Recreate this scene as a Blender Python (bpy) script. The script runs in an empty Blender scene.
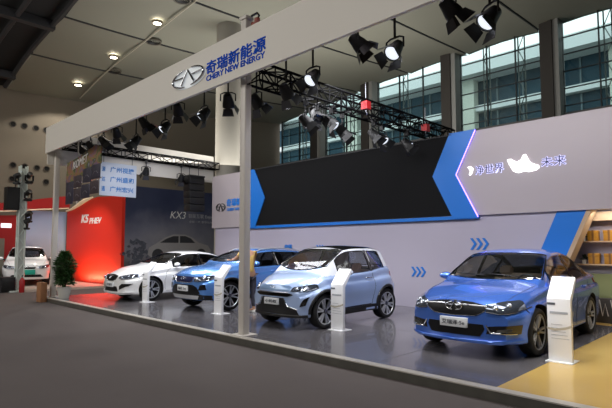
import bpy, bmesh, math, random
from mathutils import Vector, Matrix
from mathutils.bvhtree import BVHTree
from mathutils.geometry import delaunay_2d_cdt
random.seed(7)
scn = bpy.context.scene
COL = scn.collection
PI = math.pi

# ---------------------------------------------------------------- materials
def lin(c):
    c = c / 255.0
    return c / 12.92 if c <= 0.04045 else ((c + 0.055) / 1.055) ** 2.4
def rgb(t): return (lin(t[0]), lin(t[1]), lin(t[2]), 1.0)
MATS = {}
def mat(name, col, rough=0.5, metal=0.0, emit=0.0, coat=0.0, noise=0.0, nscale=8.0, bump=0.0, ecol=None, spec=None):
    if name in MATS: return MATS[name]
    m = bpy.data.materials.new(name); m.use_nodes = True
    nt = m.node_tree; b = nt.nodes['Principled BSDF']
    b.inputs['Base Color'].default_value = rgb(col)
    b.inputs['Roughness'].default_value = rough
    b.inputs['Metallic'].default_value = metal
    if spec is not None: b.inputs['Specular IOR Level'].default_value = spec
    if coat:
        b.inputs['Coat Weight'].default_value = coat; b.inputs['Coat Roughness'].default_value = 0.04
    if emit:
        b.inputs['Emission Color'].default_value = rgb(ecol or col); b.inputs['Emission Strength'].default_value = emit
    if noise or bump:
        tc = nt.nodes.new('ShaderNodeTexCoord'); nz = nt.nodes.new('ShaderNodeTexNoise')
        nz.inputs['Scale'].default_value = nscale; nz.inputs['Detail'].default_value = 5
        nt.links.new(tc.outputs['Object'], nz.inputs['Vector'])
        if noise:
            mx = nt.nodes.new('ShaderNodeMixRGB'); mx.blend_type = 'MIX'
            c = rgb(col)
            mx.inputs[1].default_value = tuple(max(0, v * (1 - noise)) for v in c[:3]) + (1,)
            mx.inputs[2].default_value = tuple(min(1, v * (1 + noise)) for v in c[:3]) + (1,)
            nt.links.new(nz.outputs['Fac'], mx.inputs[0]); nt.links.new(mx.outputs[0], b.inputs['Base Color'])
        if bump:
            bp = nt.nodes.new('ShaderNodeBump'); bp.inputs['Strength'].default_value = bump
            nt.links.new(nz.outputs['Fac'], bp.inputs['Height']); nt.links.new(bp.outputs[0], b.inputs['Normal'])
    MATS[name] = m
    return m
def paint(name, col, metal=0.55, rough=0.28):
    if name in MATS: return MATS[name]
    m = mat(name, col, rough, metal, coat=1.0)
    nt = m.node_tree; b = nt.nodes['Principled BSDF']; out = nt.nodes['Material Output']
    g = nt.nodes.new('ShaderNodeNewGeometry'); d = nt.nodes.new('ShaderNodeBsdfDiffuse'); d.inputs[0].default_value = (0.10, 0.10, 0.105, 1)
    mx = nt.nodes.new('ShaderNodeMixShader')
    nt.links.new(g.outputs['Backfacing'], mx.inputs[0]); nt.links.new(b.outputs[0], mx.inputs[1]); nt.links.new(d.outputs[0], mx.inputs[2])
    nt.links.new(mx.outputs[0], out.inputs[0])
    return m
def glass(name, tint=0.35, col=(120, 135, 140), rough=0.02, base=0.10):
    if name in MATS: return MATS[name]
    m = bpy.data.materials.new(name); m.use_nodes = True; nt = m.node_tree
    for n in list(nt.nodes): nt.nodes.remove(n)
    out = nt.nodes.new('ShaderNodeOutputMaterial'); tr = nt.nodes.new('ShaderNodeBsdfTransparent')
    c = rgb(col); tr.inputs[0].default_value = (c[0] * tint, c[1] * tint, c[2] * tint, 1)
    gl = nt.nodes.new('ShaderNodeBsdfGlossy'); gl.inputs['Roughness'].default_value = rough
    lw = nt.nodes.new('ShaderNodeLayerWeight'); lw.inputs[0].default_value = 0.25
    mr = nt.nodes.new('ShaderNodeMapRange'); mr.inputs[3].default_value = base; mr.inputs[4].default_value = 0.8
    mx = nt.nodes.new('ShaderNodeMixShader')
    nt.links.new(lw.outputs['Fresnel'], mr.inputs[0]); nt.links.new(mr.outputs[0], mx.inputs[0])
    nt.links.new(tr.outputs[0], mx.inputs[1]); nt.links.new(gl.outputs[0], mx.inputs[2]); nt.links.new(mx.outputs[0], out.inputs[0])
    MATS[name] = m
    return m

# ---------------------------------------------------------------- object helpers
def tag(o, label=None, cat=None, group=None, kind=None):
    if label: o['label'] = label
    if cat: o['category'] = cat
    if group: o['group'] = group
    if kind: o['kind'] = kind
    return o
def thing(name, label, cat, loc=(0, 0, 0), rz=0.0, group=None):
    o = bpy.data.objects.new(name, None); COL.objects.link(o); o.empty_display_size = 0.2
    o.location = loc; o.rotation_euler = (0, 0, rz)
    return tag(o, label, cat, group)
def link(name, me, material=None, parent=None, smooth=None):
    o = bpy.data.objects.new(name, me); COL.objects.link(o)
    if material is not None:
        me.materials.clear(); me.materials.append(material)
    if parent is not None: o.parent = parent
    if smooth:
        me.shade_smooth(); me.set_sharp_from_angle(angle=math.radians(smooth))
    return o
def obj(name, bm, material, parent=None, smooth=None, bevel=0.0):
    if bevel:
        bmesh.ops.bevel(bm, geom=list(bm.edges), offset=bevel, segments=2, profile=0.5, affect='EDGES', clamp_overlap=True)
    bmesh.ops.recalc_face_normals(bm, faces=bm.faces[:])
    me = bpy.data.meshes.new(name); bm.to_mesh(me); bm.free()
    return link(name, me, material, parent, smooth)
def box(bm, x0, x1, y0, y1, z0, z1, M=None):
    vs = [Vector((x, y, z)) for x in (x0, x1) for y in (y0, y1) for z in (z0, z1)]
    if M is not None: vs = [M @ v for v in vs]
    v = [bm.verts.new(p) for p in vs]
    for f in ((0, 1, 3, 2), (4, 6, 7, 5), (0, 4, 5, 1), (2, 3, 7, 6), (0, 2, 6, 4), (1, 5, 7, 3)): bm.faces.new([v[i] for i in f])
def boxo(name, a, material, parent=None, bevel=0.0):
    bm = bmesh.new(); box(bm, *a); return obj(name, bm, material, parent, bevel=bevel, smooth=40 if bevel else None)
def tube(bm, pts, r, n=8, closed=False, caps=True):
    pts = [Vector(p) for p in pts]; rings = []; N = len(pts)
    rr = r if isinstance(r, (list, tuple)) else [r] * N
    prev = None
    for i, p in enumerate(pts):
        if closed: t = (pts[(i + 1) % N] - pts[i - 1])
        else: t = pts[min(i + 1, N - 1)] - pts[max(i - 1, 0)]
        if t.length < 1e-9: t = Vector((0, 0, 1))
        t.normalize()
        if prev is None:
            a = Vector((0, 0, 1)) if abs(t.z) < 0.9 else Vector((1, 0, 0))
            u = t.cross(a).normalized()
        else:
            u = (prev - t * prev.dot(t))
            u = u.normalized() if u.length > 1e-6 else t.orthogonal().normalized()
        prev = u; w = t.cross(u)
        rings.append([bm.verts.new(p + (u * math.cos(2 * PI * k / n) + w * math.sin(2 * PI * k / n)) * rr[i]) for k in range(n)])
    for i in range(N if closed else N - 1):
        a, b = rings[i], rings[(i + 1) % N]
        for k in range(n): bm.faces.new((a[k], a[(k + 1) % n], b[(k + 1) % n], b[k]))
    if caps and not closed:
        bm.faces.new(rings[0][::-1]); bm.faces.new(rings[-1])
def lathe(bm, prof, n=24, M=None, closed=False, caps=True):
    """prof: (r, h) pairs round local Z"""
    rings = []
    for r, h in prof:
        ring = []
        for k in range(n):
            p = Vector((r * math.cos(2 * PI * k / n), r * math.sin(2 * PI * k / n), h))
            ring.append(bm.verts.new(M @ p if M is not None else p))
        rings.append(ring)
    for i in range(len(rings) - (0 if closed else 1)):
        a, b = rings[i], rings[(i + 1) % len(rings)]
        for k in range(n): bm.faces.new((a[k], a[(k + 1) % n], b[(k + 1) % n], b[k]))
    if not closed and caps:
        if prof[0][0] > 1e-5: bm.faces.new(rings[0][::-1])
        if prof[-1][0] > 1e-5: bm.faces.new(rings[-1])
def prism(bm, poly, d0, d1, M):
    """poly in (u, v), extruded from d0 to d1 along w; M maps (u, v, w) to place"""
    a = [bm.verts.new(M @ Vector((u, v, d0))) for u, v in poly]; b = [bm.verts.new(M @ Vector((u, v, d1))) for u, v in poly]
    n = len(poly); bm.faces.new(a[::-1]); bm.faces.new(b)
    for k in range(n): bm.faces.new((a[k], a[(k + 1) % n], b[(k + 1) % n], b[k]))
def frame(ox, oy, oz, face='-y'):
    """matrix: u = along the wall (left to right for a viewer), v = up, w = towards viewer"""
    if face == '-y': return Matrix(((1, 0, 0, ox), (0, 0, -1, oy), (0, 1, 0, oz), (0, 0, 0, 1)))
    if face == '+x': return Matrix(((0, 0, 1, ox), (1, 0, 0, oy), (0, 1, 0, oz), (0, 0, 0, 1)))
def text(name, s, w, h, M, material, parent=None, ext=0.006, shear=0.0, bold=0.0, halo=0.0):
    """lettering fitted in w x h, lower left corner at M's origin"""
    c = bpy.data.curves.new(name, 'FONT'); c.body = s; c.extrude = 0.02; c.shear = shear; c.offset = bold
    c.resolution_u = 3
    o = bpy.data.objects.new(name, c); COL.objects.link(o); bpy.context.view_layer.update()
    me = bpy.data.meshes.new_from_object(o.evaluated_get(bpy.context.evaluated_depsgraph_get()))
    bpy.data.objects.remove(o); bpy.data.curves.remove(c)
    xs = [v.co.x for v in me.vertices]; ys = [v.co.y for v in me.vertices]
    x0, x1, y0, y1 = min(xs), max(xs), min(ys), max(ys)
    for v in me.vertices:
        p = Vector(((v.co.x - x0) / (x1 - x0) * w, (v.co.y - y0) / (y1 - y0) * h, ext if v.co.z > 0 else 0.0))
        v.co = M @ p
    if halo:
        bm = bmesh.new()
        for k in range(8):
            m2 = me.copy(); m2.transform(Matrix.Translation((halo * math.cos(k * PI / 4), 0, halo * math.sin(k * PI / 4)))); bm.from_mesh(m2); bpy.data.meshes.remove(m2)
        bm.to_mesh(me); bm.free()
    me.name = name
    return link(name, me, material, parent)
def copy_tree(o, parent=None):
    c = o.copy(); COL.objects.link(c)
    if parent is not None: c.parent = parent
    for ch in list(o.children): copy_tree(ch, c)
    return c
def oval_logo(parent, w, h, M, material, name='emblem', r=None):
    """two-winged oval badge with a pointed arch inside"""
    r = r or h * 0.055; bm = bmesh.new()
    for sx in (-1, 1):
        pts = []
        for k in range(21):
            a = math.radians(80 - 160 * k / 20.0)
            pts.append(M @ Vector((sx * (w * 0.02 + w * 0.46 * math.cos(a)), h * 0.48 * math.sin(a), r)))
        tube(bm, pts, [r * (0.6 + 0.9 * math.sin(PI * k / 20.0)) for k in range(21)], 6)
        tube(bm, [M @ Vector((0, h * 0.40, r)), M @ Vector((sx * w * 0.20, -h * 0.34, r))], [r * 0.9, r * 1.5], 6)
        tube(bm, [M @ Vector((sx * w * 0.13, h * 0.06, r)), M @ Vector((sx * w * 0.42, h * 0.10, r))], r * 0.9, 6)
    return obj(name, bm, material, parent, smooth=60)

# ---------------------------------------------------------------- common materials
CHROME = mat('chrome', (215, 218, 222), 0.12, 1.0)
DCHROME = mat('dark_chrome', (120, 122, 128), 0.25, 1.0)
BLACKP = mat('black_plastic', (14, 14, 16), 0.42)
GLOSSBK = mat('gloss_black', (8, 8, 10), 0.12, coat=1.0)
RUBBER = mat('rubber', (18, 18, 19), 0.75)
WELL = mat('wheel_well', (6, 6, 7), 0.9)
LAMPG = mat('lamp_glass', (92, 100, 114), 0.08, 0.7, coat=1.0)
PLATE = mat('plate_white', (222, 224, 226), 0.5)
PTEXT = mat('plate_text', (70, 75, 85), 0.6)
REDL = mat('tail_lamp_red', (150, 15, 15), 0.2, coat=1.0)
AMBER = mat('fog_lamp', (60, 60, 58), 0.5, 0)
GLASS = glass('car_glass', 0.82, (236, 243, 248), base=0.07)
GLASSD = glass('car_glass_dark', 0.55, (225, 232, 236), base=0.10)
SEATT = mat('seat_tan', (214, 186, 160), 0.7)
SEATG = mat('seat_grey', (130, 132, 138), 0.7)
DASH = mat('dashboard', (84, 84, 90), 0.7)

# ---------------------------------------------------------------- car builder
def pchip(keys):
    xs = [k[0] for k in keys]; ys = [k[1] for k in keys]; n = len(xs)
    h = [xs[i + 1] - xs[i] for i in range(n - 1)]; d = [(ys[i + 1] - ys[i]) / h[i] for i in range(n - 1)]
    m = [0.0] * n
    if n > 1: m[0] = d[0]; m[-1] = d[-1]
    for i in range(1, n - 1):
        if d[i - 1] * d[i] > 0:
            w1 = 2 * h[i] + h[i - 1]; w2 = h[i] + 2 * h[i - 1]
            m[i] = (w1 + w2) / (w1 / d[i - 1] + w2 / d[i])
    def f(x):
        if x <= xs[0]: return ys[0]
        if x >= xs[-1]: return ys[-1]
        i = 0
        while x > xs[i + 1]: i += 1
        t = (x - xs[i]) / h[i]; t2 = t * t; t3 = t2 * t
        return (2 * t3 - 3 * t2 + 1) * ys[i] + (t3 - 2 * t2 + t) * h[i] * m[i] + (-2 * t3 + 3 * t2) * ys[i + 1] + (t3 - t2) * h[i] * m[i + 1]
    return f
def chaikin(p, it=3):
    for _ in range(it):
        q = [p[0]]
        for i in range(len(p) - 1):
            a, b = p[i], p[i + 1]
            if i > 0: q.append(a * 0.75 + b * 0.25)
            if i < len(p) - 2: q.append(a * 0.25 + b * 0.75)
        q.append(p[-1]); p = q
    return p
def smooth01(t):
    t = max(0.0, min(1.0, t)); return t * t * (3 - 2 * t)
def inpoly(x, y, poly):
    c = False; n = len(poly); j = n - 1
    for i in range(n):
        xi, yi = poly[i]; xj, yj = poly[j]
        if (yi > y) != (yj > y) and x < (xj - xi) * (y - yi) / (yj - yi) + xi: c = not c
        j = i
    return c
class CarBody:
    def __init__(s, sp):
        s.sp = sp; s.L = sp['L']
        s.f = {k: pchip(sp[k]) for k in ('ztop', 'zbelt', 'wbelt', 'wtop', 'zedge', 'wmid', 'zbot')}
        k_ = sp.get('zk', 1.0)
        if k_ != 1.0:
            zb0, zt0, ze0 = s.f['zbelt'], s.f['ztop'], s.f['zedge']; c_ = sp['screen'][0]
            def kk(q): return 1 - (1 - k_) * smooth01((q - c_) / .4) * (1 - smooth01((q - s.L + .5) / .4))
            s.f['ztop'] = lambda q: zb0(q) + (zt0(q) - zb0(q)) * kk(q)
            s.f['zedge'] = lambda q: zb0(q) + (ze0(q) - zb0(q)) * kk(q)
        bm = bmesh.new(); L = s.L
        st = []; x = 0.0
        while x < L - 1e-6:
            st.append(x); x += 0.025 if (x < 0.35 or x > L - 0.35) else 0.04
        st.append(L)
        rings = []
        for q in st:
            half = s.section(q)
            ring = [(y, z) for y, z in half] + [(-y, z) for y, z in half[-2:0:-1]]
            rings.append([bm.verts.new(s.warp(y, q, z)) for y, z in ring])
        n = len(rings[0])
        for a, b in zip(rings[:-1], rings[1:]):
            for k in range(n): bm.faces.new((a[k], a[(k + 1) % n], b[(k + 1) % n], b[k]))
        for q in (0.0, L):
            half = s.section(q); M = 16; g = []
            for y, z in half:
                g.append([bm.verts.new(s.warp(y * (2 * k / M - 1), q, z)) for k in range(M + 1)])
            for a, b in zip(g[:-1], g[1:]):
                for k in range(M): bm.faces.new((a[k], a[k + 1], b[k + 1], b[k]))
        bmesh.ops.remove_doubles(bm, verts=bm.verts[:], dist=0.0012)
        bmesh.ops.dissolve_degenerate(bm, edges=bm.edges[:], dist=0.0005)
        bmesh.ops.recalc_face_normals(bm, faces=bm.faces[:])
        s.bvh = BVHTree.FromBMesh(bm)
        me = bpy.data.meshes.new('car_body'); bm.to_mesh(me); bm.free()
        s.me = me
    def section(s, q):
        F = s.f; zb = F['zbot'](q); wm = F['wmid'](q); zk = F['zbelt'](q); wb = F['wbelt'](q); wt = F['wtop'](q); ze = F['zedge'](q); zt = F['ztop'](q)
        cr = zt - ze; zm = zb + (zk - zb) * 0.55
        def l(a, b, t): return a + (b - a) * t
        p = [(0, zb), (wm - 0.16, zb), (wm - 0.05, zb + 0.005), (wm - 0.02, zb + 0.05), (wm - 0.028, l(zb, zk, 0.26)), (wm - 0.004, l(zb, zk, 0.50)), (wm, l(zb, zk, 0.62)), (wm - 0.002, l(zb, zk, 0.76)),
             (l(wm, wb, 0.75) - 0.012, l(zb, zk, 0.82)), (wb, zk - 0.035), (wb - 0.012, zk - 0.005), (wb - 0.035, zk + 0.004),
             (l(wb - 0.035, wt, 0.5) + 0.010 * min(1, (ze - zk) / 0.3), l(zk, ze, 0.46)), (wt + 0.012, ze - 0.16 * (ze - zk)), (wt - 0.005, ze - 0.05 * (ze - zk)), (wt - 0.05, ze + 0.18 * cr),
             (wt * 0.6, ze + 0.75 * cr), (wt * 0.25, ze + 0.98 * cr), (0, zt)]
        return [(v.x, v.y) for v in chaikin([Vector(a) for a in p], 2)]
    def warp(s, y, q, z):
        sp = s.sp; W = sp['W'] / 2
        fr = 1 - smooth01(q / 0.75); re = 1 - smooth01((s.L - q) / 0.6)
        dy = fr * (sp.get('bow', 0.16) * (abs(y) / W) ** 2.4 + s.noseprof(z)) - re * (0.10 * (abs(y) / W) ** 2.4 + s.rearprof(z))
        return Vector((y, q + dy, z))
    def noseprof(s, z):
        if not hasattr(s, '_np'): s._np = pchip(s.sp['nose'])
        return s._np(z)
    def rearprof(s, z):
        if not hasattr(s, '_rp'): s._rp = pchip(s.sp.get('tail', [(0.2, 0.08), (0.4, 0.0), (0.6, 0.0), (0.9, 0.03), (1.2, 0.06)]))
        return s._rp(z)
    def cast(s, a, b, mode):
        if mode == 'front': o, d = Vector((a, -3, b)), Vector((0, 1, 0))
        elif mode == 'rear': o, d = Vector((a, s.L + 3, b)), Vector((0, -1, 0))
        elif mode == 'top': o, d = Vector((a, b, 4)), Vector((0, 0, -1))
        elif mode == 'left': o, d = Vector((3, a, b)), Vector((-1, 0, 0))      # +x flank
        elif mode == 'right': o, d = Vector((-3, a, b)), Vector((1, 0, 0))
        loc, nrm, i, dist = s.bvh.ray_cast(o, d)
        if loc is None:
            loc, nrm, i, dist = s.bvh.find_nearest(o + d * 3)
        if nrm.dot(d) > 0: nrm = -nrm
        return loc, nrm
    def patch(s, name, poly, mode, off, material, parent, step=0.05, thick=0.0, lim=None):
        P = []; n = len(poly)
        for i in range(n):
            a = Vector(poly[i]); b = Vector(poly[(i + 1) % n]); k = max(1, int((b - a).length / step))
            for j in range(k): P.append(a.lerp(b, j / k))
        nb = len(P); ed = [(i, (i + 1) % nb) for i in range(nb)]
        x0 = min(p.x for p in P); x1 = max(p.x for p in P); y0 = min(p.y for p in P); y1 = max(p.y for p in P)
        x = x0 + step * 0.5
        while x < x1:
            y = y0 + step * 0.5
            while y < y1:
                if inpoly(x, y, poly) and min((Vector((x, y)) - q).length for q in P[:nb]) > step * 0.35: P.append(Vector((x, y)))
                y += step
            x += step
        vs, es, fs, *_ = delaunay_2d_cdt(P, ed, [], 1, 1e-5)
        bm = bmesh.new(); bv = []; base = []
        for v in vs:
            loc, nr = s.cast(v.x, v.y, mode)
            if lim is not None:
                zz = v.y
                while loc.y > lim and zz > 0.3: zz -= 0.008; loc, nr = s.cast(v.x, zz, mode)
            bv.append(bm.verts.new(loc + nr * off)); base.append(loc - nr * 0.01)
        for f in fs:
            try: bm.faces.new([bv[i] for i in f])
            except ValueError: pass
        if thick:
            bmesh.ops.recalc_face_normals(bm, faces=bm.faces[:])
            bd = [e for e in bm.edges if len(e.link_faces) == 1]
            idx = {v: i for i, v in enumerate(bv)}; low = {}
            for e in bd:
                for v in e.verts:
                    if v not in low: low[v] = bm.verts.new(base[idx[v]])
            for e in bd:
                try: bm.faces.new((e.verts[0], e.verts[1], low[e.verts[1]], low[e.verts[0]]))
                except ValueError: pass
        return obj(name, bm, material, parent, smooth=45)
    def line(s, bm, pts, mode, r=0.006, off=0.0, n=6, step=0.05):
        Q = []
        for i in range(len(pts) - 1):
            a = Vector(pts[i]); b = Vector(pts[i + 1]); k = max(1, int((b - a).length / step))
            for j in range(k): Q.append(a.lerp(b, j / k))
        Q.append(Vector(pts[-1])); W = []
        for q in Q:
            loc, nr = s.cast(q.x, q.y, mode); W.append(loc + nr * off)
        tube(bm, W, r, n)

def wheel(parent, x, y, R, side, rimcol, style, width=0.21):
    """tyre is the wheel mesh, rim and hub cap its children; side +1 faces +x"""
    M = Matrix.Translation((x, y, R)) @ Matrix.Rotation(side * PI / 2, 4, 'Y')
    bm = bmesh.new(); w = width / 2; r = R * 0.755
    lathe(bm, [(r, -w * 0.9), (r * 1.05, -w), (R * 0.93, -w), (R * 0.985, -w * 0.8), (R, -w * 0.5), (R, w * 0.5), (R * 0.985, w * 0.8), (R * 0.93, w), (r * 1.05, w), (r, w * 0.9)], 40, M, closed=True)
    t = obj('wheel', bm, RUBBER, parent, smooth=50)
    bm = bmesh.new()
    lathe(bm, [(r * 0.93, w * 0.80), (r * 0.97, w * 0.93), (r * 1.02, w * 0.9)], 36, M, caps=False)
    n = style[0]
    for k in range(n):
        a0 = 2 * PI * k / n + 0.3
        for da in style[1]:
            a = a0 + da; a2 = a0 + da * style[2]
            p0 = Vector((math.cos(a2) * r * 0.14, math.sin(a2) * r * 0.14, w * 0.72)); p1 = Vector((math.cos(a) * r * 0.94, math.sin(a) * r * 0.94, w * 0.86))
            d = (p1 - p0).normalized(); nn = Vector((-d.y, d.x, 0)).normalized() * r * style[3]
            vs = [p0 - nn, p0 + nn, p1 + nn * 1.15, p1 - nn * 1.15]; lo = [v - Vector((0, 0, 0.03)) for v in vs]
            V = [bm.verts.new(M @ v) for v in vs + lo]
            for f in ((0, 1, 2, 3), (7, 6, 5, 4), (0, 4, 5, 1), (1, 5, 6, 2), (2, 6, 7, 3), (3, 7, 4, 0)): bm.faces.new([V[i] for i in f])
    rim = obj('rim', bm, rimcol, t, smooth=35)
    bm = bmesh.new(); lathe(bm, [(r * 1.01, -w * 0.8), (r * 0.93, -w * 0.7), (r * 0.90, w * 0.55), (r * 0.93, w * 0.80)], 36, M, caps=False)
    obj('rim_barrel', bm, mat('barrel_dark', (30, 30, 32), .5, .4), t, smooth=50)
    bm = bmesh.new(); lathe(bm, [(r * 0.19, w * 0.5), (r * 0.19, w * 0.78), (r * 0.14, w * 0.86), (0.0005, w * 0.88)], 16, M)
    obj('hub_cap', bm, DCHROME, t, smooth=40)
    bm = bmesh.new(); lathe(bm, [(r * 0.9, -w * 0.5), (r * 0.9, -w * 0.1), (0.0005, -w * 0.1)], 24, M, caps=False)
    obj('brake_disc', bm, mat('brake_dark', (22, 22, 24), 0.6, 0.5), t)

def seat(parent, x, y, z, material):
    bm = bmesh.new()
    box(bm, x - .23, x + .23, y - .25, y + .25, z, z + .16)
    M = Matrix.Translation((x, y + .27, z + .08)) @ Matrix.Rotation(math.radians(-14), 4, 'X')
    box(bm, -.23, .23, -.06, .07, 0, .52, M)
    box(bm, -.12, .12, -.05, .05, .57, .74, M)
    bmesh.ops.bevel(bm, geom=bm.edges[:], offset=0.035, segments=2, affect='EDGES', clamp_overlap=True)
    box(bm, -.05, -.03, -.01, .01, .5, .6, M); box(bm, .03, .05, -.01, .01, .5, .6, M)
    return obj('seat', bm, material, parent, smooth=50)

def make_car(label, loc, rz, sp, name='car', group=None):
    root = thing(name, label, sp.get('cat', 'car'), loc, rz, group)
    B = CarBody(sp); L = sp['L']; W = sp['W']; PM = sp['paint']; R = sp['R']; fa = sp['fa']; ra = sp['ra']
    # --- wheel wells cut out of the shell
    o = bpy.data.objects.new('body', B.me); COL.objects.link(o)
    cb = bmesh.new()
    for y in (fa, ra):
        for sd in (-1, 1):
            M = Matrix.Translation((sd * (W / 2 - 0.02), y, R + 0.01)) @ Matrix.Rotation(PI / 2, 4, 'Y')
            lathe(cb, [(R + sp.get('gap', .045), -0.27), (R + sp.get('gap', .045), 0.27)], 40, M)
    bmesh.ops.recalc_face_normals(cb, faces=cb.faces[:])
    cm = bpy.data.meshes.new('cut'); cb.to_mesh(cm); cb.free()
    B.me.materials.append(PM); B.me.materials.append(WELL); cm.materials.append(PM); cm.materials.append(WELL)
    for p in cm.polygons: p.material_index = 1
    co = bpy.data.objects.new('cut', cm); COL.objects.link(co)
    md = o.modifiers.new('b', 'BOOLEAN'); md.object = co; md.operation = 'DIFFERENCE'; md.solver = 'EXACT'
    bpy.context.view_layer.update()
    me = bpy.data.meshes.new_from_object(o.evaluated_get(bpy.context.evaluated_depsgraph_get()))
    bpy.data.objects.remove(o); bpy.data.objects.remove(co)
    # --- openings
    zb = B.f['zbelt']; ze = B.f['zedge']; wt = B.f['wtop']; wb = B.f['wbelt']
    c0, c1 = sp['screen']                # cowl, header along the length
    nb = 8
    def screen(c0, c1, mb, mt, bulge):
        lo = [(wb(c0) - mb) * t for t in [k / 6.0 - 1 for k in range(13)]]
        P = [(x, c0 + bulge * ((x / (wb(c0) - mb)) ** 2)) for x in lo]
        hi = [(wt(c1) - mt) * t for t in [1 - k / 4.0 for k in range(9)]]
        return P + [(x, c1 + bulge * 0.6 * ((x / max(.1, (wt(c1) - mt))) ** 2) - bulge * 0.4) for x in hi]
    ws = screen(c0, c1, sp.get('mb', .16), sp.get('mt', .03), 0.16)
    wins = [('windshield', ws, 'top', GLASS)]
    def dlo(a, b, lo=0.018, hi=0.075, slantf=0.0, slantb=0.0, n=14):
        bot = []; top = []
        for k in range(n + 1):
            q = a + (b - a) * k / n
            z0 = zb(q) + lo; z1 = ze(q) - hi * (ze(q) - zb(q)) * 1.3 - 0.01
            if z1 < z0 + 0.012: z1 = z0 + 0.012
            bot.append((q, z0)); top.append((q, z1))
        return bot + top[::-1]
    for sd in ('left', 'right'):
        for nm, a, b in sp['dlo']: wins.append((nm, dlo(a, b), sd, GLASSD if nm != 'front_window' else GLASS))
    if 'rscreen' in sp:
        r0, r1 = sp['rscreen']
        wins.append(('rear_window', [(-(wt(r0) - .04), r0), ((wt(r0) - .04), r0), ((wb(r1) - .2), r1), (-(wb(r1) - .2), r1)], 'top', GLASSD))
    if 'rwin' in sp: wins.append(('rear_window', sp['rwin'], 'rear', GLASSD))
    bm = bmesh.new(); bm.from_mesh(me); kill = []
    def shrink(poly, d):
        cx = sum(p[0] for p in poly) / len(poly); cy = sum(p[1] for p in poly) / len(poly)
        return [(p[0] + (cx - p[0]) * d, p[1] + (cy - p[1]) * d) for p in poly]
    sh = [(shrink(p, 0.02), m) for n_, p, m, g in wins]
    for f in bm.faces:
        c = f.calc_center_median(); nn = f.normal
        if c.z < 0.7: continue
        for p, m in sh:
            if m == 'top' and nn.z > 0.15 and inpoly(c.x, c.y, p): kill.append(f); break
            if m == 'left' and nn.x > 0.35 and c.x > 0 and inpoly(c.y, c.z, p): kill.append(f); break
            if m == 'right' and nn.x < -0.35 and c.x < 0 and inpoly(c.y, c.z, p): kill.append(f); break
            if m == 'rear' and nn.y > 0.15 and inpoly(c.x, c.z, p): kill.append(f); break
    if 'upper' in sp:
        ks = set(kill)
        for f in bm.faces:
            c = f.calc_center_median()
            if f not in ks and sp['upper'][1] < c.y < sp['upper'][2] and c.z > zb(c.y) + .03 and f.material_index == 0 and (abs(c.x) > wt(c.y) - .12 or c.z > 1.3): f.material_index = 2
    bmesh.ops.delete(bm, geom=kill, context='FACES')
    if 'upper' in sp: me.materials.append(sp['upper'][0])
    bm.to_mesh(me); bm.free()
    me.name = 'body'
    ob = bpy.data.objects.new('body', me); COL.objects.link(ob); ob.parent = root
    me.shade_smooth(); me.set_sharp_from_angle(angle=math.radians(38))
    for nm, p, m, g in wins:
        # black border under the glass: a thin rim ring drawn as seal
        w_ = B.patch(nm, p, m, 0.006, g, root, 0.06)
        sb = bmesh.new(); B.line(sb, p + [p[0]], m, r=0.011, off=0.003)
        obj('window_seal', sb, sp.get('seal', GLOSSBK), w_)
    # --- pillars between side windows
    for sd in ('left', 'right'):
        for a, b in sp.get('pillars', []):
            B.patch('window_pillar', dlo(a, b, 0.0, 0.05, n=3), sd, 0.008, sp.get('pillar_mat', GLOSSBK), root, 0.06)
    # --- floating roof panel
    if 'roof' in sp:
        a, b, m_ = sp['roof']
        B.patch('roof_panel', [(-(wt(a) - .03), a), (-(wt((a+b)/2) - .03), (a+b)/2), (-(wt(b) - .03), b), ((wt(b) - .03), b), ((wt((a+b)/2) - .03), (a+b)/2), ((wt(a) - .03), a)], 'top', 0.006, m_, root, 0.08)
    for nm, pts, m_ in sp.get('side_patches', []):
        for sd in ('left', 'right'): B.patch(nm, pts, sd, 0.005, m_, root, 0.05)
    # --- seams
    for pts, m in [(p, sd) for sd in ('left', 'right') for p in sp['seams']] + [(p, 'top') for q in sp.get('hood_seams', []) for p in (q, [(-a, b) for a, b in q])]:
        sb = bmesh.new(); B.line(sb, pts, m, r=0.004, off=0.0); obj('panel_gap', sb, BLACKP, root)
    # --- door handles
    for sd, sx in (('left', 1), ('right', -1)):
        for (hy, hz) in sp['handles']:
            loc, nr = B.cast(hy, hz, sd); hb = bmesh.new()
            tube(hb, [loc + Vector((0, -.10, 0)), loc + Vector((sx * .03, -.07, 0.004)), loc + Vector((sx * .032, .07, 0.004)), loc + Vector((0, .10, 0))], 0.013, 8)
            obj('door_handle', hb, sp.get('handle_mat', PM), root, smooth=60)
    # --- sills and arch trims
    if sp.get('cladding'):
        for sd, sx in (('left', 1), ('right', -1)):
            for y in (fa, ra):
                cb = bmesh.new(); pts = []
                for k in range(17):
                    a = PI * (k / 16.0) * 1.06 - 0.06 * PI / 2
                    yy = y + (R + sp.get('gap', .045) + .022) * math.cos(a); zz = R + .01 + (R + sp.get('gap', .045) + .022) * math.sin(a)
                    loc, nr = B.cast(yy, max(zz, B.f['zbot'](yy) + .03), sd); pts.append(loc)
                tube(cb, pts, 0.028, 8); obj('wheel_arch_trim', cb, sp['cladding'], root, smooth=60)
            B.patch('side_skirt', [(fa + R + .06, B.f['zbot'](fa) + .01), (ra - R - .06, B.f['zbot'](ra) + .01), (ra - R - .06, B.f['zbot'](ra) + .13), (fa + R + .06, B.f['zbot'](fa) + .12)], sd, 0.01, sp['cladding'], root, 0.08, thick=1)
    # --- face patches
    for item in sp['face']:
        nm, poly, m_, off = item[:4]; mirror = item[4] if len(item) > 4 else False
        par = B.patch(nm, poly, 'front', off, m_, root, 0.035, thick=1)
        if mirror: B.patch(nm, [(-a, b) for a, b in poly][::-1], 'front', off, m_, root, 0.035, thick=1)
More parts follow.
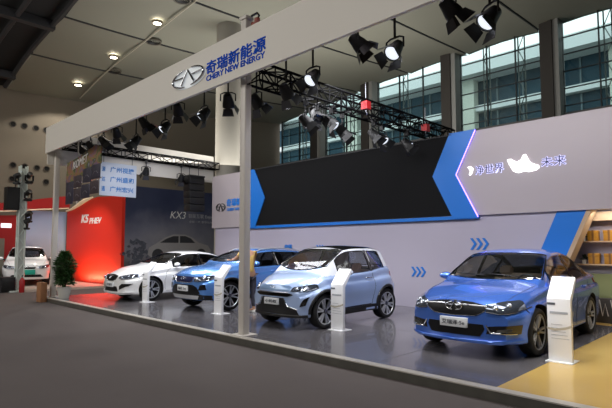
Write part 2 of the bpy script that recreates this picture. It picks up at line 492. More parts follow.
    for nm, lines, r, m_, off in sp.get('face_lines', []):
        for pts in lines: fb = bmesh.new(); B.line(fb, pts, 'front', r=r, off=off); obj(nm, fb, m_, root, smooth=60)
    # --- headlamps
    for sx in (1, -1):
        poly = [(sx * a, b) for a, b in sp['lamp']]
        if sx < 0: poly = poly[::-1]
        h = B.patch('headlight', poly, 'front', 0.012, sp.get('lamp_mat', LAMPG), root, 0.03, thick=1, lim=sp.get('lamp_lim', .46))
        for (a, b, r) in sp['bulbs']:
            loc, nr = B.cast(sx * a, b, 'front'); q = Vector((0, -1, 0)).slerp(nr, 0.5).to_track_quat('Z', 'Y').to_matrix().to_4x4()
            lb = bmesh.new(); lathe(lb, [(r * 1.1, 0.0), (r * 1.1, 0.018), (r * 0.85, 0.026), (r * 0.8, 0.02), (0.0005, 0.03)], 16, Matrix.Translation(loc) @ q)
            obj('projector', lb, mat('projector', (205, 212, 222), 0.10, 0.8, coat=1.0), h, smooth=50)
        hb = bmesh.new(); B.line(hb, poly[:4] if sx > 0 else poly[-4:], 'front', r=0.007, off=0.012); obj('headlight_trim', hb, sp.get('lamp_trim', DCHROME), h)
    # --- tail lamps, rear plate
    for sx in (1, -1):
        B.patch('tail_light', [(sx * a, b) for a, b in sp['tails']], 'rear', 0.012, REDL, root, 0.04, thick=1)
    # --- badge and plate
    if 'badge' in sp:
        bw, bh, bz = sp['badge']; loc, nr = B.cast(0, bz, 'front')
        oval_logo(root, bw, bh, Matrix.Translation(loc + Vector((0, -0.022, 0))) @ frame(0, 0, 0), CHROME)
    pw, ph, pz_ = sp['plate']; loc, nr = B.cast(0, pz_, 'front'); y0 = loc.y - 0.035
    pl = boxo('number_plate', (-pw / 2, pw / 2, y0, y0 + .05, pz_ - ph / 2, pz_ + ph / 2), sp.get('plate_mat', PLATE), root, bevel=0.004)
    if sp.get('plate_text'):
        text('plate_lettering', sp['plate_text'], pw * .84, ph * .5, frame(-pw * .42, y0 - 0.001, pz_ - ph * .25), sp.get('ptext_mat', PTEXT), pl, 0.004, bold=0.01)
    # --- mirrors
    mx, my, mz = sp['mirror']
    for sx in (1, -1):
        mb = bmesh.new()
        bmesh.ops.create_icosphere(mb, subdivisions=3, radius=1.0)
        for v in mb.verts:
            c = v.co; k = 0.55 if c.y > 0 else 1.0
            v.co = Vector((sx * mx + c.x * .115 , my + c.y * .085 * k, mz + c.z * (.068 if c.z > 0 else .06) * (1 - .15 * c.x * sx)))
        mo = obj('door_mirror', mb, sp.get('mirror_mat', PM), root, smooth=60)
        mb = bmesh.new(); tube(mb, [(sx * (mx - .22), my + .03, mz - .07), (sx * (mx - .07), my + .02, mz - .035)], [.03, .022], 8); obj('mirror_arm', mb, BLACKP, mo, smooth=60)
        mb = bmesh.new(); lathe(mb, [(0.085, 0), (0.0005, 0.002)], 20, Matrix.Translation((sx * mx, my + .05, mz)) @ Matrix.Rotation(-PI / 2, 4, 'X') @ Matrix.Scale(.62, 4, (0, 1, 0))); obj('mirror_glass', mb, CHROME, mo)
    # --- wipers
    wbm = bmesh.new()
    for x0, x1 in ((-.45, .05), (.08, .58)):
        P = []
        for k in range(7):
            t = k / 6.0; loc, nr = B.cast(-(x0 + (x1 - x0) * t), c0 + .07 + .05 * (abs(x0 + (x1 - x0) * t)) + (0.05 * t), 'top'); P.append(loc + nr * 0.02)
        tube(wbm, P, 0.008, 6)
    obj('windscreen_wipers', wbm, BLACKP, root)
    # --- rails
    if sp.get('rails'):
        a, b, m_ = sp['rails']
        for sx in (1, -1):
            rb = bmesh.new(); P = []
            for k in range(11):
                q = a + (b - a) * k / 10.0; loc, nr = B.cast(sx * (wt(q) - .05), q, 'top'); P.append(loc + Vector((0, 0, 0.004 + 0.045 * math.sin(PI * k / 10.0) ** 0.4)))
            tube(rb, P, 0.017, 8); obj('roof_rail', rb, m_, root, smooth=60)
    # --- wheels
    for y in (fa, ra):
        for sx in (1, -1): wheel(root, sx * (W / 2 - .135), y, R, sx, sp['rim'], sp['rimstyle'])
    # --- cabin
    cab = bmesh.new(); ch = zb(c0) ; box(cab, -(W / 2 - .14), W / 2 - .14, c0 + .22, c0 + .60, .55, ch - .03)
    dsh = obj('dashboard', cab, DASH, root, bevel=.03, smooth=50)
    stb = bmesh.new(); tube(stb, [Vector((.34 + .18 * math.cos(2 * PI * k / 20), c0 + .72 - .07 * math.sin(2 * PI * k / 20), ch + .0 + .17 * math.sin(2 * PI * k / 20))) for k in range(20)], .014, 6, closed=True)
    tube(stb, [(.34 - .17, c0 + .72, ch), (.34 + .17, c0 + .72, ch)], .016, 6); tube(stb, [(.34, c0 + .72, ch), (.34, c0 + .5, ch - .08)], .02, 6)
    obj('steering_wheel', stb, BLACKP, root, smooth=60)
    for sx in (-.36, .36): seat(root, sx, c0 + sp.get('seat_off', 1.15), .36, sp.get('seat_mat', SEATT))
    rb = bmesh.new(); y2 = c0 + sp.get('seat_off', 1.15) + .72
    box(rb, -.55, .55, y2, y2 + .4, .36, .52); box(rb, -.55, .55, y2 + .34, y2 + .46, .5, 1.0)
    obj('rear_bench', rb, sp.get('seat_mat', SEATT), root, bevel=.03, smooth=50)
    return root

# ---------------------------------------------------------------- the cars' shapes
BLUE = paint('paint_blue', (76, 122, 218), .55, .27)
BLUEL = paint('paint_sky_blue', (98, 154, 232), 0.45, .26)
ICE = paint('paint_ice_blue', (168, 190, 228), 0.2)
WHITE = paint('paint_white', (232, 232, 232), 0.0, 0.35)
SILVERR = mat('roof_silver', (226, 228, 232), 0.3, 0.0, coat=1.0)
MESHM = mat('grille_mesh', (20, 21, 24), 0.35, 0.4, bump=0.6, nscale=60)
RIMS = mat('rim_silver', (205, 207, 210), 0.3, 0.5)
RIMD = mat('rim_dark_face', (158, 161, 168), 0.45, 0.1)

def sedan(paint_m, rim, plate_text, **kw):
    sp = dict(L=4.25, W=1.78, R=.325, fa=.80, ra=3.28, paint=paint_m, rim=rim, rimstyle=(5, (-.16, .16), 0.9, .055), bow=.20,
        ztop=[(0, .745), (.12, .805), (.5, .90), (.95, .965), (1.12, 1.00), (1.45, 1.21), (1.80, 1.395), (2.1, 1.465), (2.45, 1.475), (2.9, 1.42), (3.3, 1.28), (3.68, 1.115), (3.95, 1.09), (4.25, 1.06)],
        zedge=[(0, .70), (.12, .75), (.5, .845), (.95, .91), (1.12, .955), (1.45, 1.15), (1.80, 1.335), (2.1, 1.405), (2.45, 1.415), (2.9, 1.36), (3.3, 1.225), (3.68, 1.07), (3.95, 1.04), (4.25, 1.01)],
        zbelt=[(0, .66), (.12, .70), (.5, .785), (.95, .86), (1.4, .915), (2.4, .94), (3.3, .98), (3.9, .99), (4.25, .96)],
        wbelt=[(0, .66), (.12, .74), (.45, .80), (1.0, .835), (2.2, .845), (3.2, .83), (3.9, .77), (4.25, .68)],
        wtop=[(0, .48), (.12, .58), (.5, .69), (1.0, .745), (1.2, .74), (1.8, .645), (2.3, .62), (2.9, .605), (3.4, .63), (3.7, .66), (4.25, .56)],
        wmid=[(0, .70), (.12, .79), (.4, .86), (.9, .885), (2.0, .875), (3.2, .885), (3.9, .85), (4.25, .75)],
        zbot=[(0, .20), (.5, .19), (2, .19), (3.6, .21), (4.25, .30)],
        nose=[(.18, .03), (.3, 0), (.55, .0), (.66, .015), (.76, .05), (.88, .10)],
        screen=(1.12, 1.86), mb=.09, rscreen=(3.0, 3.62), dlo=[('front_window', 1.50, 2.42), ('rear_window_side', 2.48, 3.12), ('quarter_window', 3.16, 3.42)],
        pillars=[(2.42, 2.48), (3.12, 3.16)],
        seams=[[(1.22, .30), (1.20, .55), (1.27, .80), (1.40, .90)], [(2.45, .25), (2.45, .93)], [(3.1, .60), (3.22, .75), (3.24, .97)], [(1.25, .27), (2.9, .27)]],
        hood_seams=[[(.60, .22), (.68, .6), (.72, 1.05)]], handles=[(2.25, .82), (3.0, .84)],
        mirror=(.96, 1.55, 1.00), tails=[(.45, .80), (.80, .82), (.80, .95), (.42, .95)],
        plate=(.40, .13, .465), plate_text=plate_text, badge=(.25, .115, .685),
        lamp=[(.44, .625), (.60, .605), (.74, .625), (.83, .68), (.85, .76), (.76, .775), (.60, .755), (.43, .71)], bulbs=[(.55, .685, .036), (.67, .71, .034)],
        face=[('grille', [(-.45, .705), (-.25, .74), (0, .755), (.25, .74), (.45, .705), (.41, .62), (.30, .565), (0, .555), (-.30, .565), (-.41, .62)], MESHM, .008),
              ('lower_grille', [(-.36, .30), (.36, .30), (.42, .40), (.40, .46), (-.40, .46), (-.42, .40)], MESHM, .008),
              ('fog_lamp_recess', [(.44, .34), (.79, .35), (.81, .47), (.60, .455), (.46, .44)], GLOSSBK, .008, True),
              ('fog_lamp', [(.56, .365), (.72, .385), (.73, .42), (.58, .405)], AMBER, .014, True)],
        face_lines=[('grille_chrome_bar', [[(-.45, .695), (-.2, .705), (0, .695), (.2, .705), (.45, .695)]], .014, CHROME, .015),
                    ('grille_chrome_edge', [[(-.43, .64), (-.31, .57), (0, .557), (.31, .57), (.43, .64)]], .005, DCHROME, .006),
                    ('bumper_trim', [[(.44, .455), (.50, .355), (.76, .36)], [(-.44, .455), (-.50, .355), (-.76, .36)]], .012, CHROME, .012),
                    ('front_lip', [[(-.80, .27), (-.5, .24), (0, .235), (.5, .24), (.80, .27)]], .022, paint_m, .012)],
        seat_mat=SEATT)
    sp.update(kw); return sp

def minicar(**kw):
    sp = dict(zk=.92, L=3.02, W=1.66, R=.315, fa=.63, ra=2.56, gap=.04, paint=ICE, rim=mat('rim_two_tone', (196, 198, 202), 0.3, 0.4), rimstyle=(6, (-.17, .17), 0.2, .06), bow=.20,
        ztop=[(0, .80), (.08, .87), (.3, .965), (.62, 1.035), (.85, 1.22), (1.15, 1.44), (1.4, 1.545), (1.8, 1.585), (2.4, 1.57), (2.72, 1.50), (2.84, 1.32), (2.93, 1.05), (3.0, .96)],
        zedge=[(0, .74), (.08, .80), (.3, .895), (.62, .97), (.85, 1.16), (1.15, 1.385), (1.4, 1.485), (1.8, 1.52), (2.4, 1.50), (2.72, 1.43), (2.84, 1.27), (2.93, 1.0), (3.02, .91)],
        zbelt=[(0, .68), (.1, .73), (.3, .83), (.62, .91), (1.2, .955), (2.0, 1.00), (2.5, 1.06), (2.8, 1.06), (3.0, .86)],
        wbelt=[(0, .60), (.1, .69), (.3, .755), (.7, .785), (1.6, .79), (2.5, .765), (2.8, .72), (3.0, .62)],
        wtop=[(0, .42), (.1, .54), (.3, .64), (.62, .69), (.8, .68), (1.2, .585), (1.5, .56), (2.3, .545), (2.7, .53), (2.9, .56), (3.0, .5)],
        wmid=[(0, .66), (.1, .75), (.3, .815), (.6, .83), (1.5, .80), (2.4, .83), (2.7, .81), (3.0, .70)],
        zbot=[(0, .22), (.5, .20), (1.5, .20), (2.6, .22), (3.0, .30)],
        nose=[(.2, .05), (.3, .02), (.45, 0), (.6, .0), (.72, .02), (.85, .07), (1.0, .12)],
        screen=(.66, 1.33), mb=.14, dlo=[('front_window', 1.03, 2.02), ('quarter_window', 2.10, 2.52)], pillars=[(2.02, 2.10)],
        rwin=[(-.45, 1.10), (.45, 1.10), (.42, 1.40), (-.42, 1.40)],
        upper=(SILVERR, .68, 2.9), seal=GLOSSBK,
        side_patches=[('door_accent', [(1.0, .30), (2.0, .33), (2.0, .36), (1.0, .34)], DCHROME)],
        roof=(1.36, 2.66, GLOSSBK),
        seams=[[(.98, .34), (.95, .6), (1.00, .93)], [(2.06, .98), (2.12, .7), (2.02, .34)], [(.98, .34), (2.02, .34)]], hood_seams=[[(.56, .14), (.66, .4), (.68, .6)]],
        handles=[(1.93, .88)], handle_mat=CHROME, cladding=BLACKP,
        mirror=(.93, 1.10, 1.02), mirror_mat=WHITE, tails=[(.40, .84), (.70, .84), (.70, .98), (.40, .98)],
        plate=(.38, .12, .50), plate_text='小蚂蚁', badge=(.14, .06, .765),
        lamp=[(.44, .70), (.55, .69), (.68, .70), (.755, .745), (.775, .815), (.71, .815), (.58, .785), (.45, .755)], bulbs=[(.53, .735, .035), (.65, .755, .035)],
        face=[('grille_panel', [(-.42, .70), (.42, .70), (.43, .76), (.36, .79), (-.36, .79), (-.43, .76)], mat('ice_panel', (128, 158, 196), .3, .3, coat=1), .010),
              ('air_slot', [(-.50, .63), (-.44, .655), (.44, .655), (.50, .63), (.38, .595), (-.38, .595)], GLOSSBK, .010),
              ('lower_grille', [(-.60, .27), (.60, .27), (.56, .36), (.36, .42), (.28, .57), (-.28, .57), (-.36, .42), (-.56, .36)], BLACKP, .006),
              ('air_curtain', [(.62, .42), (.70, .45), (.74, .60), (.68, .56)], GLOSSBK, .008, True)],
        face_lines=[('light_strip', [[(-.40, .665), (0, .665), (.40, .665)]], .008, CHROME, .014), ('bumper_trim', [[(-.58, .37), (-.38, .43), (-.30, .57)], [(.58, .37), (.38, .43), (.30, .57)]], .010, CHROME, .010),
                    ('front_lip', [[(-.70, .25), (0, .235), (.70, .25)]], .03, BLACKP, .0)],
        seat_off=.98, seat_mat=mat('seat_brown', (150, 104, 84), .7))
    sp.update(kw); return sp

def suv(paint_m, **kw):
    sp = dict(cat='car', zk=.76, L=3.95, W=1.76, R=.345, fa=.76, ra=3.14, paint=paint_m, rim=RIMS, rimstyle=(5, (-.2, .2), 0.7, .05), bow=.17,
        ztop=[(0, .86), (.1, .94), (.4, 1.02), (.9, 1.09), (1.05, 1.13), (1.35, 1.34), (1.65, 1.52), (1.95, 1.60), (2.4, 1.615), (3.2, 1.56), (3.5, 1.49), (3.72, 1.25), (3.85, 1.08), (3.95, 1.0)],
        zedge=[(0, .80), (.1, .87), (.4, .955), (.9, 1.03), (1.05, 1.07), (1.35, 1.28), (1.65, 1.455), (1.95, 1.535), (2.4, 1.55), (3.2, 1.49), (3.5, 1.42), (3.72, 1.19), (3.85, 1.03), (3.95, .95)],
        zbelt=[(0, .74), (.1, .80), (.4, .89), (.9, .96), (1.6, 1.0), (2.6, 1.04), (3.3, 1.10), (3.7, 1.08), (3.95, .90)],
        wbelt=[(0, .66), (.1, .74), (.4, .80), (1.0, .825), (2.2, .83), (3.2, .81), (3.7, .76), (3.95, .68)],
        wtop=[(0, .50), (.1, .60), (.4, .70), (1.0, .73), (1.2, .71), (1.7, .61), (2.1, .59), (3.2, .565), (3.6, .58), (3.8, .60), (3.95, .55)],
        wmid=[(0, .70), (.1, .79), (.4, .86), (.9, .88), (2.0, .865), (3.1, .88), (3.6, .85), (3.95, .74)],
        zbot=[(0, .27), (.5, .24), (2, .24), (3.4, .27), (3.95, .36)],
        nose=[(.25, .06), (.36, .02), (.5, 0), (.7, .0), (.82, .03), (.95, .08)],
        screen=(1.07, 1.74), dlo=[('front_window', 1.42, 2.28), ('rear_window_side', 2.34, 3.02), ('quarter_window', 3.08, 3.48)], pillars=[(2.28, 2.34), (3.02, 3.08)],
        rwin=[(-.52, 1.12), (.52, 1.12), (.46, 1.40), (-.46, 1.40)],
        seams=[[(1.18, .36), (1.15, .6), (1.30, .98)], [(2.31, .33), (2.31, 1.02)], [(2.95, .62), (3.08, .8), (3.10, 1.08)], [(1.2, .35), (2.8, .35)]], hood_seams=[[(.60, .2), (.68, .6), (.71, 1.0)]],
        handles=[(2.15, .90), (2.86, .93)], cladding=BLACKP, rails=(1.75, 3.4, RIMS),
        mirror=(.97, 1.45, 1.10), tails=[(.40, .92), (.78, .92), (.78, 1.06), (.40, 1.02)],
        plate=(.42, .13, .53), plate_text='瑞虎 3xe', badge=(.17, .08, .77),
        lamp=[(.42, .71), (.58, .705), (.74, .73), (.80, .78), (.82, .85), (.72, .845), (.56, .81), (.42, .79)], bulbs=[(.50, .755, .038), (.65, .775, .038)],
        face=[('grille', [(-.40, .81), (.40, .81), (.36, .71), (.28, .68), (-.28, .68), (-.36, .71)], mat('grille_navy', (26, 38, 92), .25, .4, coat=1), .010),
              ('lower_grille', [(-.60, .43), (-.50, .57), (-.38, .62), (.38, .62), (.50, .57), (.60, .43), (.50, .40), (-.50, .40)], MESHM, .008),
              ('fog_lamp_recess', [(.55, .50), (.74, .52), (.72, .64), (.60, .62)], GLOSSBK, .010, True),
              ('bumper_cladding', [(-.78, .28), (.78, .28), (.79, .38), (.58, .41), (-.58, .41), (-.79, .38)], BLACKP, .006),
              ('skid_plate', [(-.50, .29), (.50, .29), (.56, .375), (-.56, .375)], RIMS, .014)],
        face_lines=[('grille_trim', [[(-.41, .81), (-.36, .705), (-.28, .675), (.28, .675), (.36, .705), (.41, .81)]], .010, CHROME, .012)],
        seat_mat=SEATG)
    sp.update(kw); return sp
WHITE_FACE = dict(zk=.86,
    ztop=[(0, .72), (.12, .80), (.5, .93), (.95, 1.01), (1.12, 1.04), (1.45, 1.22), (1.80, 1.395), (2.1, 1.465), (2.45, 1.475), (2.9, 1.43), (3.3, 1.31), (3.68, 1.16), (3.95, 1.11), (4.25, 1.07)],
    zedge=[(0, .67), (.12, .74), (.5, .865), (.95, .95), (1.12, .985), (1.45, 1.16), (1.80, 1.335), (2.1, 1.405), (2.45, 1.415), (2.9, 1.37), (3.3, 1.25), (3.68, 1.11), (3.95, 1.06), (4.25, 1.02)],
    grillecol=None,
    lamp=[(.42, .655), (.55, .62), (.70, .635), (.80, .69), (.84, .76), (.76, .775), (.60, .74), (.46, .705)], bulbs=[(.54, .665, .03), (.67, .70, .03)],
    face=[('grille', [(-.36, .70), (-.2, .725), (0, .735), (.2, .725), (.36, .70), (.30, .62), (.16, .58), (0, .575), (-.16, .58), (-.30, .62)], MESHM, .008),
          ('lower_grille', [(-.40, .28), (.40, .28), (.34, .42), (-.34, .42)], MESHM, .008),
          ('fog_lamp_recess', [(.46, .33), (.74, .44), (.80, .50), (.56, .50), (.46, .43)], GLOSSBK, .010, True)],
    face_lines=[('grille_chrome_edge', [[(-.37, .70), (-.31, .615), (-.16, .572), (0, .567), (.16, .572), (.31, .615), (.37, .70), (.2, .73), (0, .74), (-.2, .73), (-.37, .70)]], .009, CHROME, .010),
                ('front_lip', [[(-.78, .27), (0, .24), (.78, .27)]], .02, WHITE, .005)],
    badge=(.14, .07, .66))
WHITE_FACE.pop('grillecol')
# ==== PLACE ====

# ---------------------------------------------------------------- camera
cd = bpy.data.cameras.new('camera'); cam = bpy.data.objects.new('camera', cd); COL.objects.link(cam)
cd.lens = 490 / 612 * 36.0; cd.sensor_width = 36.0; cd.shift_y = 10 / 612; cd.clip_end = 200
cam.location = (0, 0, 1.6); cam.rotation_euler = (math.radians(94.0), 0, math.radians(44.5)); scn.camera = cam

ZD = 0.12       # deck height
YW = 10.77      # face of the exhibition wall
# ---------------------------------------------------------------- hall
CARPET = mat('hall_carpet', (97, 90, 88), 0.85, noise=0.10, nscale=1.2, spec=0.25)
TAN = mat('hall_wall_tan', (118, 110, 97), 0.85, noise=0.04, nscale=0.6)
CEIL = mat('ceiling_panel', (132, 131, 118), 0.7, noise=0.03, nscale=0.4)
DARKM = mat('dark_steel', (26, 26, 28), 0.6)
BEIGE = mat('concrete_beige', (150, 146, 136), 0.8, noise=0.04, nscale=1.5)
boxo('floor', (-27, 12, -14, 24, -0.2, 0), CARPET)['kind'] = 'structure'
boxo('wall_left', (-27.0, -26.5, -14, 24.2, 0, 13.3), TAN)['kind'] = 'structure'
boxo('wall_back', (-26.5, 12, 24.0, 24.4, 0, 7.6), mat('hall_wall_grey', (112, 108, 102), .8))['kind'] = 'structure'
boxo('wall_front', (-27, 12, -14.4, -14, 0, 14), TAN)['kind'] = 'structure'
boxo('wall_right', (11.6, 12, -14, 24, 0, 14), TAN)['kind'] = 'structure'
boxo('trim_1', (-26.5, 12, 23.9, 24.0, 7.45, 7.75), mat('sill_grey', (95, 94, 92), .6))['kind'] = 'structure'
zf = pchip([(-40, 8.6), (-26.5, 9.25), (-22.7, 9.95), (-18.9, 10.3), (-10, 11.1), (12, 12.2)])
zbk = pchip([(-40, 10.3), (-26.5, 10.8), (-15, 11.8), (-5, 12.05), (12, 12.3)])
def ceil_z(x, y):
    t = max(0.0, min(1.0, (y - 6.4) / 17.6)); return zf(x) + (zbk(x) - zf(x)) * t ** 1.5
bays = [-26.6, -22.8, -19.0, -15.3, -11.7, -8.0, -4.3, -0.6, 3.1, 6.8, 10.5, 14.2]
bm = bmesh.new()
for a, b in zip(bays[:-1], bays[1:]):
    a += .04; b -= .04; NX, NY = 4, 16
    g = [[bm.verts.new((a + (b - a) * i / NX, 6.4 + 17.9 * j / NY, ceil_z(a + (b - a) * i / NX, 6.4 + 17.9 * j / NY) + 0.10 * math.sin(PI * i / NX))) for j in range(NY + 1)] for i in range(NX + 1)]
    for i in range(NX):
        for j in range(NY): bm.faces.new((g[i][j], g[i][j + 1], g[i + 1][j + 1], g[i + 1][j]))
c = obj('ceiling', bm, CEIL, smooth=40); c['kind'] = 'structure'
for k, a in enumerate(bays[:-1]):
    bm = bmesh.new()
    pts = [(a, 6.3 + 17.7 * j / 16, ceil_z(a, 6.3 + 17.7 * j / 16) + .03) for j in range(17)]
    tube(bm, pts, 0.07, 6); obj('trim_%d' % (k + 2), bm, DARKM)['kind'] = 'structure'
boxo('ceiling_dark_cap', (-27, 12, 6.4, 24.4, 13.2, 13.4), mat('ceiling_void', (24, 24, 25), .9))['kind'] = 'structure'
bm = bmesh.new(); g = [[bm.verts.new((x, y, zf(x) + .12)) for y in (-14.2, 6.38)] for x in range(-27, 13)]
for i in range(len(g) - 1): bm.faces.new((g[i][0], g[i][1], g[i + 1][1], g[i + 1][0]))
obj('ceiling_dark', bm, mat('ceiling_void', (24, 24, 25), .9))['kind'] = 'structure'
bm = bmesh.new()
pts = [(x, 9.62, ceil_z(x, 9.62) - .03) for x in range(-26, 12)]; tube(bm, pts, .035, 5); obj('trim_40', bm, mat('light_sliver', (176, 170, 154), .5))['kind'] = 'structure'  # pale ribbon: highlight of light grazing the ceiling, put into colour
bm = bmesh.new()       # steelwork in the dark roof void in front of the panels
for x in range(-25, 10, 5): box(bm, x, x + .3, -13, 6.3, zf(x) - .22, zf(x) + .1)
for y in (-9, -4, 1, 5, 6.2): tube(bm, [(x, y, zf(x) - .1) for x in range(-26, 12)], .10, 6)
obj('ceiling_beams', bm, mat('roof_steel', (44, 44, 46), .7))['kind'] = 'structure'
# round vents in the end wall
hole = None; HOLES = [(6.72, 7.6), (7.22, 7.6), (7.74, 7.58), (8.2, 7.56), (6.79, 5.61), (7.3, 5.6), (7.85, 5.6), (8.3, 5.6), (6.78, 4.93), (8.29, 4.93)]
for i, (y, z) in enumerate(HOLES):
    if hole is None:
        t = thing('wall_vent', 'small round dark vent in the tan end wall', 'vent', (-26.5, y, z), 0, 'round vents in the tan end wall')
        Mx = Matrix.Rotation(PI / 2, 4, 'Y')
        bm = bmesh.new(); lathe(bm, [(.15, 0), (.15, .04), (.115, .04), (.115, 0.0)], 16, Mx, caps=False); obj('rim', bm, mat('vent_rim', (70, 62, 54), .6), t, smooth=40)
        bm = bmesh.new(); lathe(bm, [(.118, .006), (.0005, .007)], 16, Mx); obj('opening', bm, WELL, t)
        hole = t
    else: c = copy_tree(hole); c.location = (-26.5, y, z)
# ceiling downlights and grilles, set in the strip between the panels
dl = None
for i, (x, y, lab) in enumerate([(-24.6, 9.0, 'lit round ceiling downlight nearest the tan end wall'), (-21.2, 9.25, 'lit round ceiling downlight in the middle of the row of three'), (-17.4, 9.3, 'lit round ceiling downlight nearest the top edge of the white fascia sign')]):
    z = ceil_z(x, y) - 0.02
    if dl is None:
        t = thing('ceiling_downlight', lab, 'ceiling light', (x, y, z), 0, 'ceiling downlights')
        bm = bmesh.new(); lathe(bm, [(.22, .05), (.22, -.03), (.15, -.03), (.15, .0)], 24, caps=False); obj('ring', bm, mat('lamp_ring', (150, 140, 120), .5), t, smooth=40)
        bm = bmesh.new(); lathe(bm, [(.15, -.02), (.0005, -.03)], 24); obj('lamp', bm, mat('downlight_glow', (255, 244, 222), .5, emit=14), t)
        dl = t
    else: t = copy_tree(dl); t.location = (x, y, z); t['label'] = lab
    L = bpy.data.lights.new('downlight', 'SPOT'); L.energy = 500; L.color = (1, .93, .82); L.spot_size = 2.2; L.shadow_soft_size = .2
    lo = bpy.data.objects.new('downlight', L); COL.objects.link(lo); lo.location = (x, y, z - .12)
vt = None
for x, y, lab in [(-22.6, 9.9, 'round ceiling grille between the two downlights nearest the end wall'), (-18.9, 9.95, 'round ceiling grille in the middle of the row of grilles'), (-15.4, 9.2, 'round ceiling grille nearest the fascia sign')]:
    z = ceil_z(x, y) - .02
    if vt is None:
        t = thing('ceiling_grille', lab, 'vent', (x, y, z), 0, 'round ceiling grilles')
        bm = bmesh.new(); lathe(bm, [(.34, .05), (.34, -.03), (.27, -.03), (.27, .01)], 20, caps=False); obj('ring', bm, mat('grille_ring', (92, 88, 78), .6), t, smooth=40)
        bm = bmesh.new()
        for r in (.06, .12, .18, .24): lathe(bm, [(r - .018, -.01), (r + .012, -.03)], 20, caps=False)
        obj('louvre', bm, DARKM, t); vt = t
    else: t = copy_tree(vt); t.location = (x, y, z); t['label'] = lab

# ---------------------------------------------------------------- glazed clerestory
FR = mat('window_frame_dark', (38, 42, 44), .5)
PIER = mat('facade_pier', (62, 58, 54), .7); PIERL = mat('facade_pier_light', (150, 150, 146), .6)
HG = glass('hall_glass', .97, (232, 244, 243), base=.03)
px_ = [-26.4, -22.1, -17.8, -12.4, -7.35, -2.2, 3.4, 11.6]
for k in range(len(px_) - 1):
    a, b = px_[k] + .35, px_[k + 1] - .35
    w = bpy.data.objects.new('window_%d' % (k + 1), None); COL.objects.link(w); w['kind'] = 'structure'
    bm = bmesh.new()
    n = max(2, int(round((b - a) / 1.45)))
    for i in range(n + 1):
        x = a + (b - a) * i / n; box(bm, x - .022, x + .022, 23.97, 24.1, 7.6, 12.2)
    for z in (8.1, 8.9, 9.7, 10.5, 11.3): box(bm, a, b, 23.98, 24.08, z - .018, z + .018)
    obj('window_frame', bm, FR, w)
    boxo('window_pane', (a, b, 24.10, 24.12, 7.6, 12.4), HG, w)
for k, x in enumerate(px_[1:-1]):
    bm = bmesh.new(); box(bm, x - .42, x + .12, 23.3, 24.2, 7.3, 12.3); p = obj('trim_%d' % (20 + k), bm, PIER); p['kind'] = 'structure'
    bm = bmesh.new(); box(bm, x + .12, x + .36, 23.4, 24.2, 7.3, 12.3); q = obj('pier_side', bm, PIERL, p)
# steel lattice masts just outside the glass
M1 = None
for i, x in enumerate([-24.4, -20.0, -15.9, -10.9, -9.1, -5.3]):
    if M1 is None:
        t = bpy.data.objects.new('facade_mast', None); COL.objects.link(t)
        tag(t, 'slim steel lattice mast standing behind the high window glass', 'mast', 'lattice masts outside the high windows')
        bm = bmesh.new()
        for dx in (-.16, .16): tube(bm, [(dx, 0, 0), (dx, 0, 12.4)], .035, 6)
        obj('chord', bm, mat('mast_steel', (120, 124, 122), .5, .3), t)
        bm = bmesh.new()
        for j in range(16): tube(bm, [(-.16 if j % 2 else .16, 0, .2 + j * .76), (.16 if j % 2 else -.16, 0, .2 + (j + 1) * .76)], .022, 5)
        obj('lacing', bm, mat('mast_steel', (120, 124, 122), .5, .3), t); M1 = t
    else: t = copy_tree(M1)
    t.location = (x, 24.7, 0)
# pavilion across the yard: glass hall with a bright eaves band
TEAL = mat('facade_teal_glass', (30, 62, 76), .45, 0, noise=.7, nscale=.35, spec=.15)
g_ = thing('neighbouring_hall', 'long teal glazed hall seen through the high windows with a pale roof edge', 'building', (0, 38, 0))
boxo('facade', (-70, 25, 0, 8, 0, 15.2), TEAL, g_)
boxo('roof_edge', (-70, 25, -2.2, 8, 15.2, 16.2), mat('eaves_pale', (215, 222, 222), .5), g_)
boxo('cornice', (-70, 25, -.6, 0, 12.6, 13.1), mat('eaves_pale', (176, 188, 190), .5), g_)
bm = bmesh.new()
for x in range(-68, 24, 2): box(bm, x, x + .12, -.1, 0, 0, 15.2)
obj('mullions', bm, mat('far_mullion', (80, 100, 106), .5), g_)
bm = bmesh.new()
for x in (-60, -45, -31, -19, -8, 4, 16): box(bm, x, x + 1.5, -.9, -.1, 0, 15.2)
obj('piers', bm, mat('far_pier', (196, 202, 190), .6), g_)
boxo('yard_ground', (-80, 40, 24.4, 60, -.3, -.05), mat('yard', (120, 120, 118), .9))['kind'] = 'structure'

# big round column behind the wall
t = thing('concrete_column', 'tall round beige concrete column rising behind the left end of the stand', 'column', (-16.2, 11.9, 0))
bm = bmesh.new(); lathe(bm, [(.5, 0), (.5, 12.5)], 40); obj('shaft', bm, BEIGE, t, smooth=40)
bm = bmesh.new(); lathe(bm, [(.56, 0), (.56, .25), (.5, .27)], 40); obj('foot', bm, BEIGE, t, smooth=40)

# ---------------------------------------------------------------- platform
DECK = mat('deck_grey_gloss', (98, 95, 98), 0.22, coat=.3, noise=.06, nscale=.8)
MARB = mat('edge_marble', (84, 82, 76), .3, noise=.35, nscale=6)
YEL = mat('yellow_laminate', (206, 172, 98), .25, coat=.3, noise=.08, nscale=1.5)
pf = thing('exhibition_platform', 'low glossy grey platform with a dark marble edge carrying the show cars', 'platform', (-7, 8, 0))
def loc(a): return (a[0] + 7, a[1] + 7, a[2] - 8, a[3] - 8, a[4], a[5])
boxo('deck', loc((-16.3, -2.3, 5.17, 10.82, .0, ZD)), DECK, pf)
boxo('yellow_deck', loc((-2.3, 3.5, 5.17, 10.82, .0, ZD)), YEL, pf)
boxo('edge_strip', loc((-16.35, 3.5, 5.12, 5.17, .0, ZD - .012)), MARB, pf)
boxo('edge_lip', loc((-16.35, 3.5, 5.11, 5.24, ZD - .012, ZD + .003)), mat('lip_steel', (196, 190, 180), .35, .2), pf)
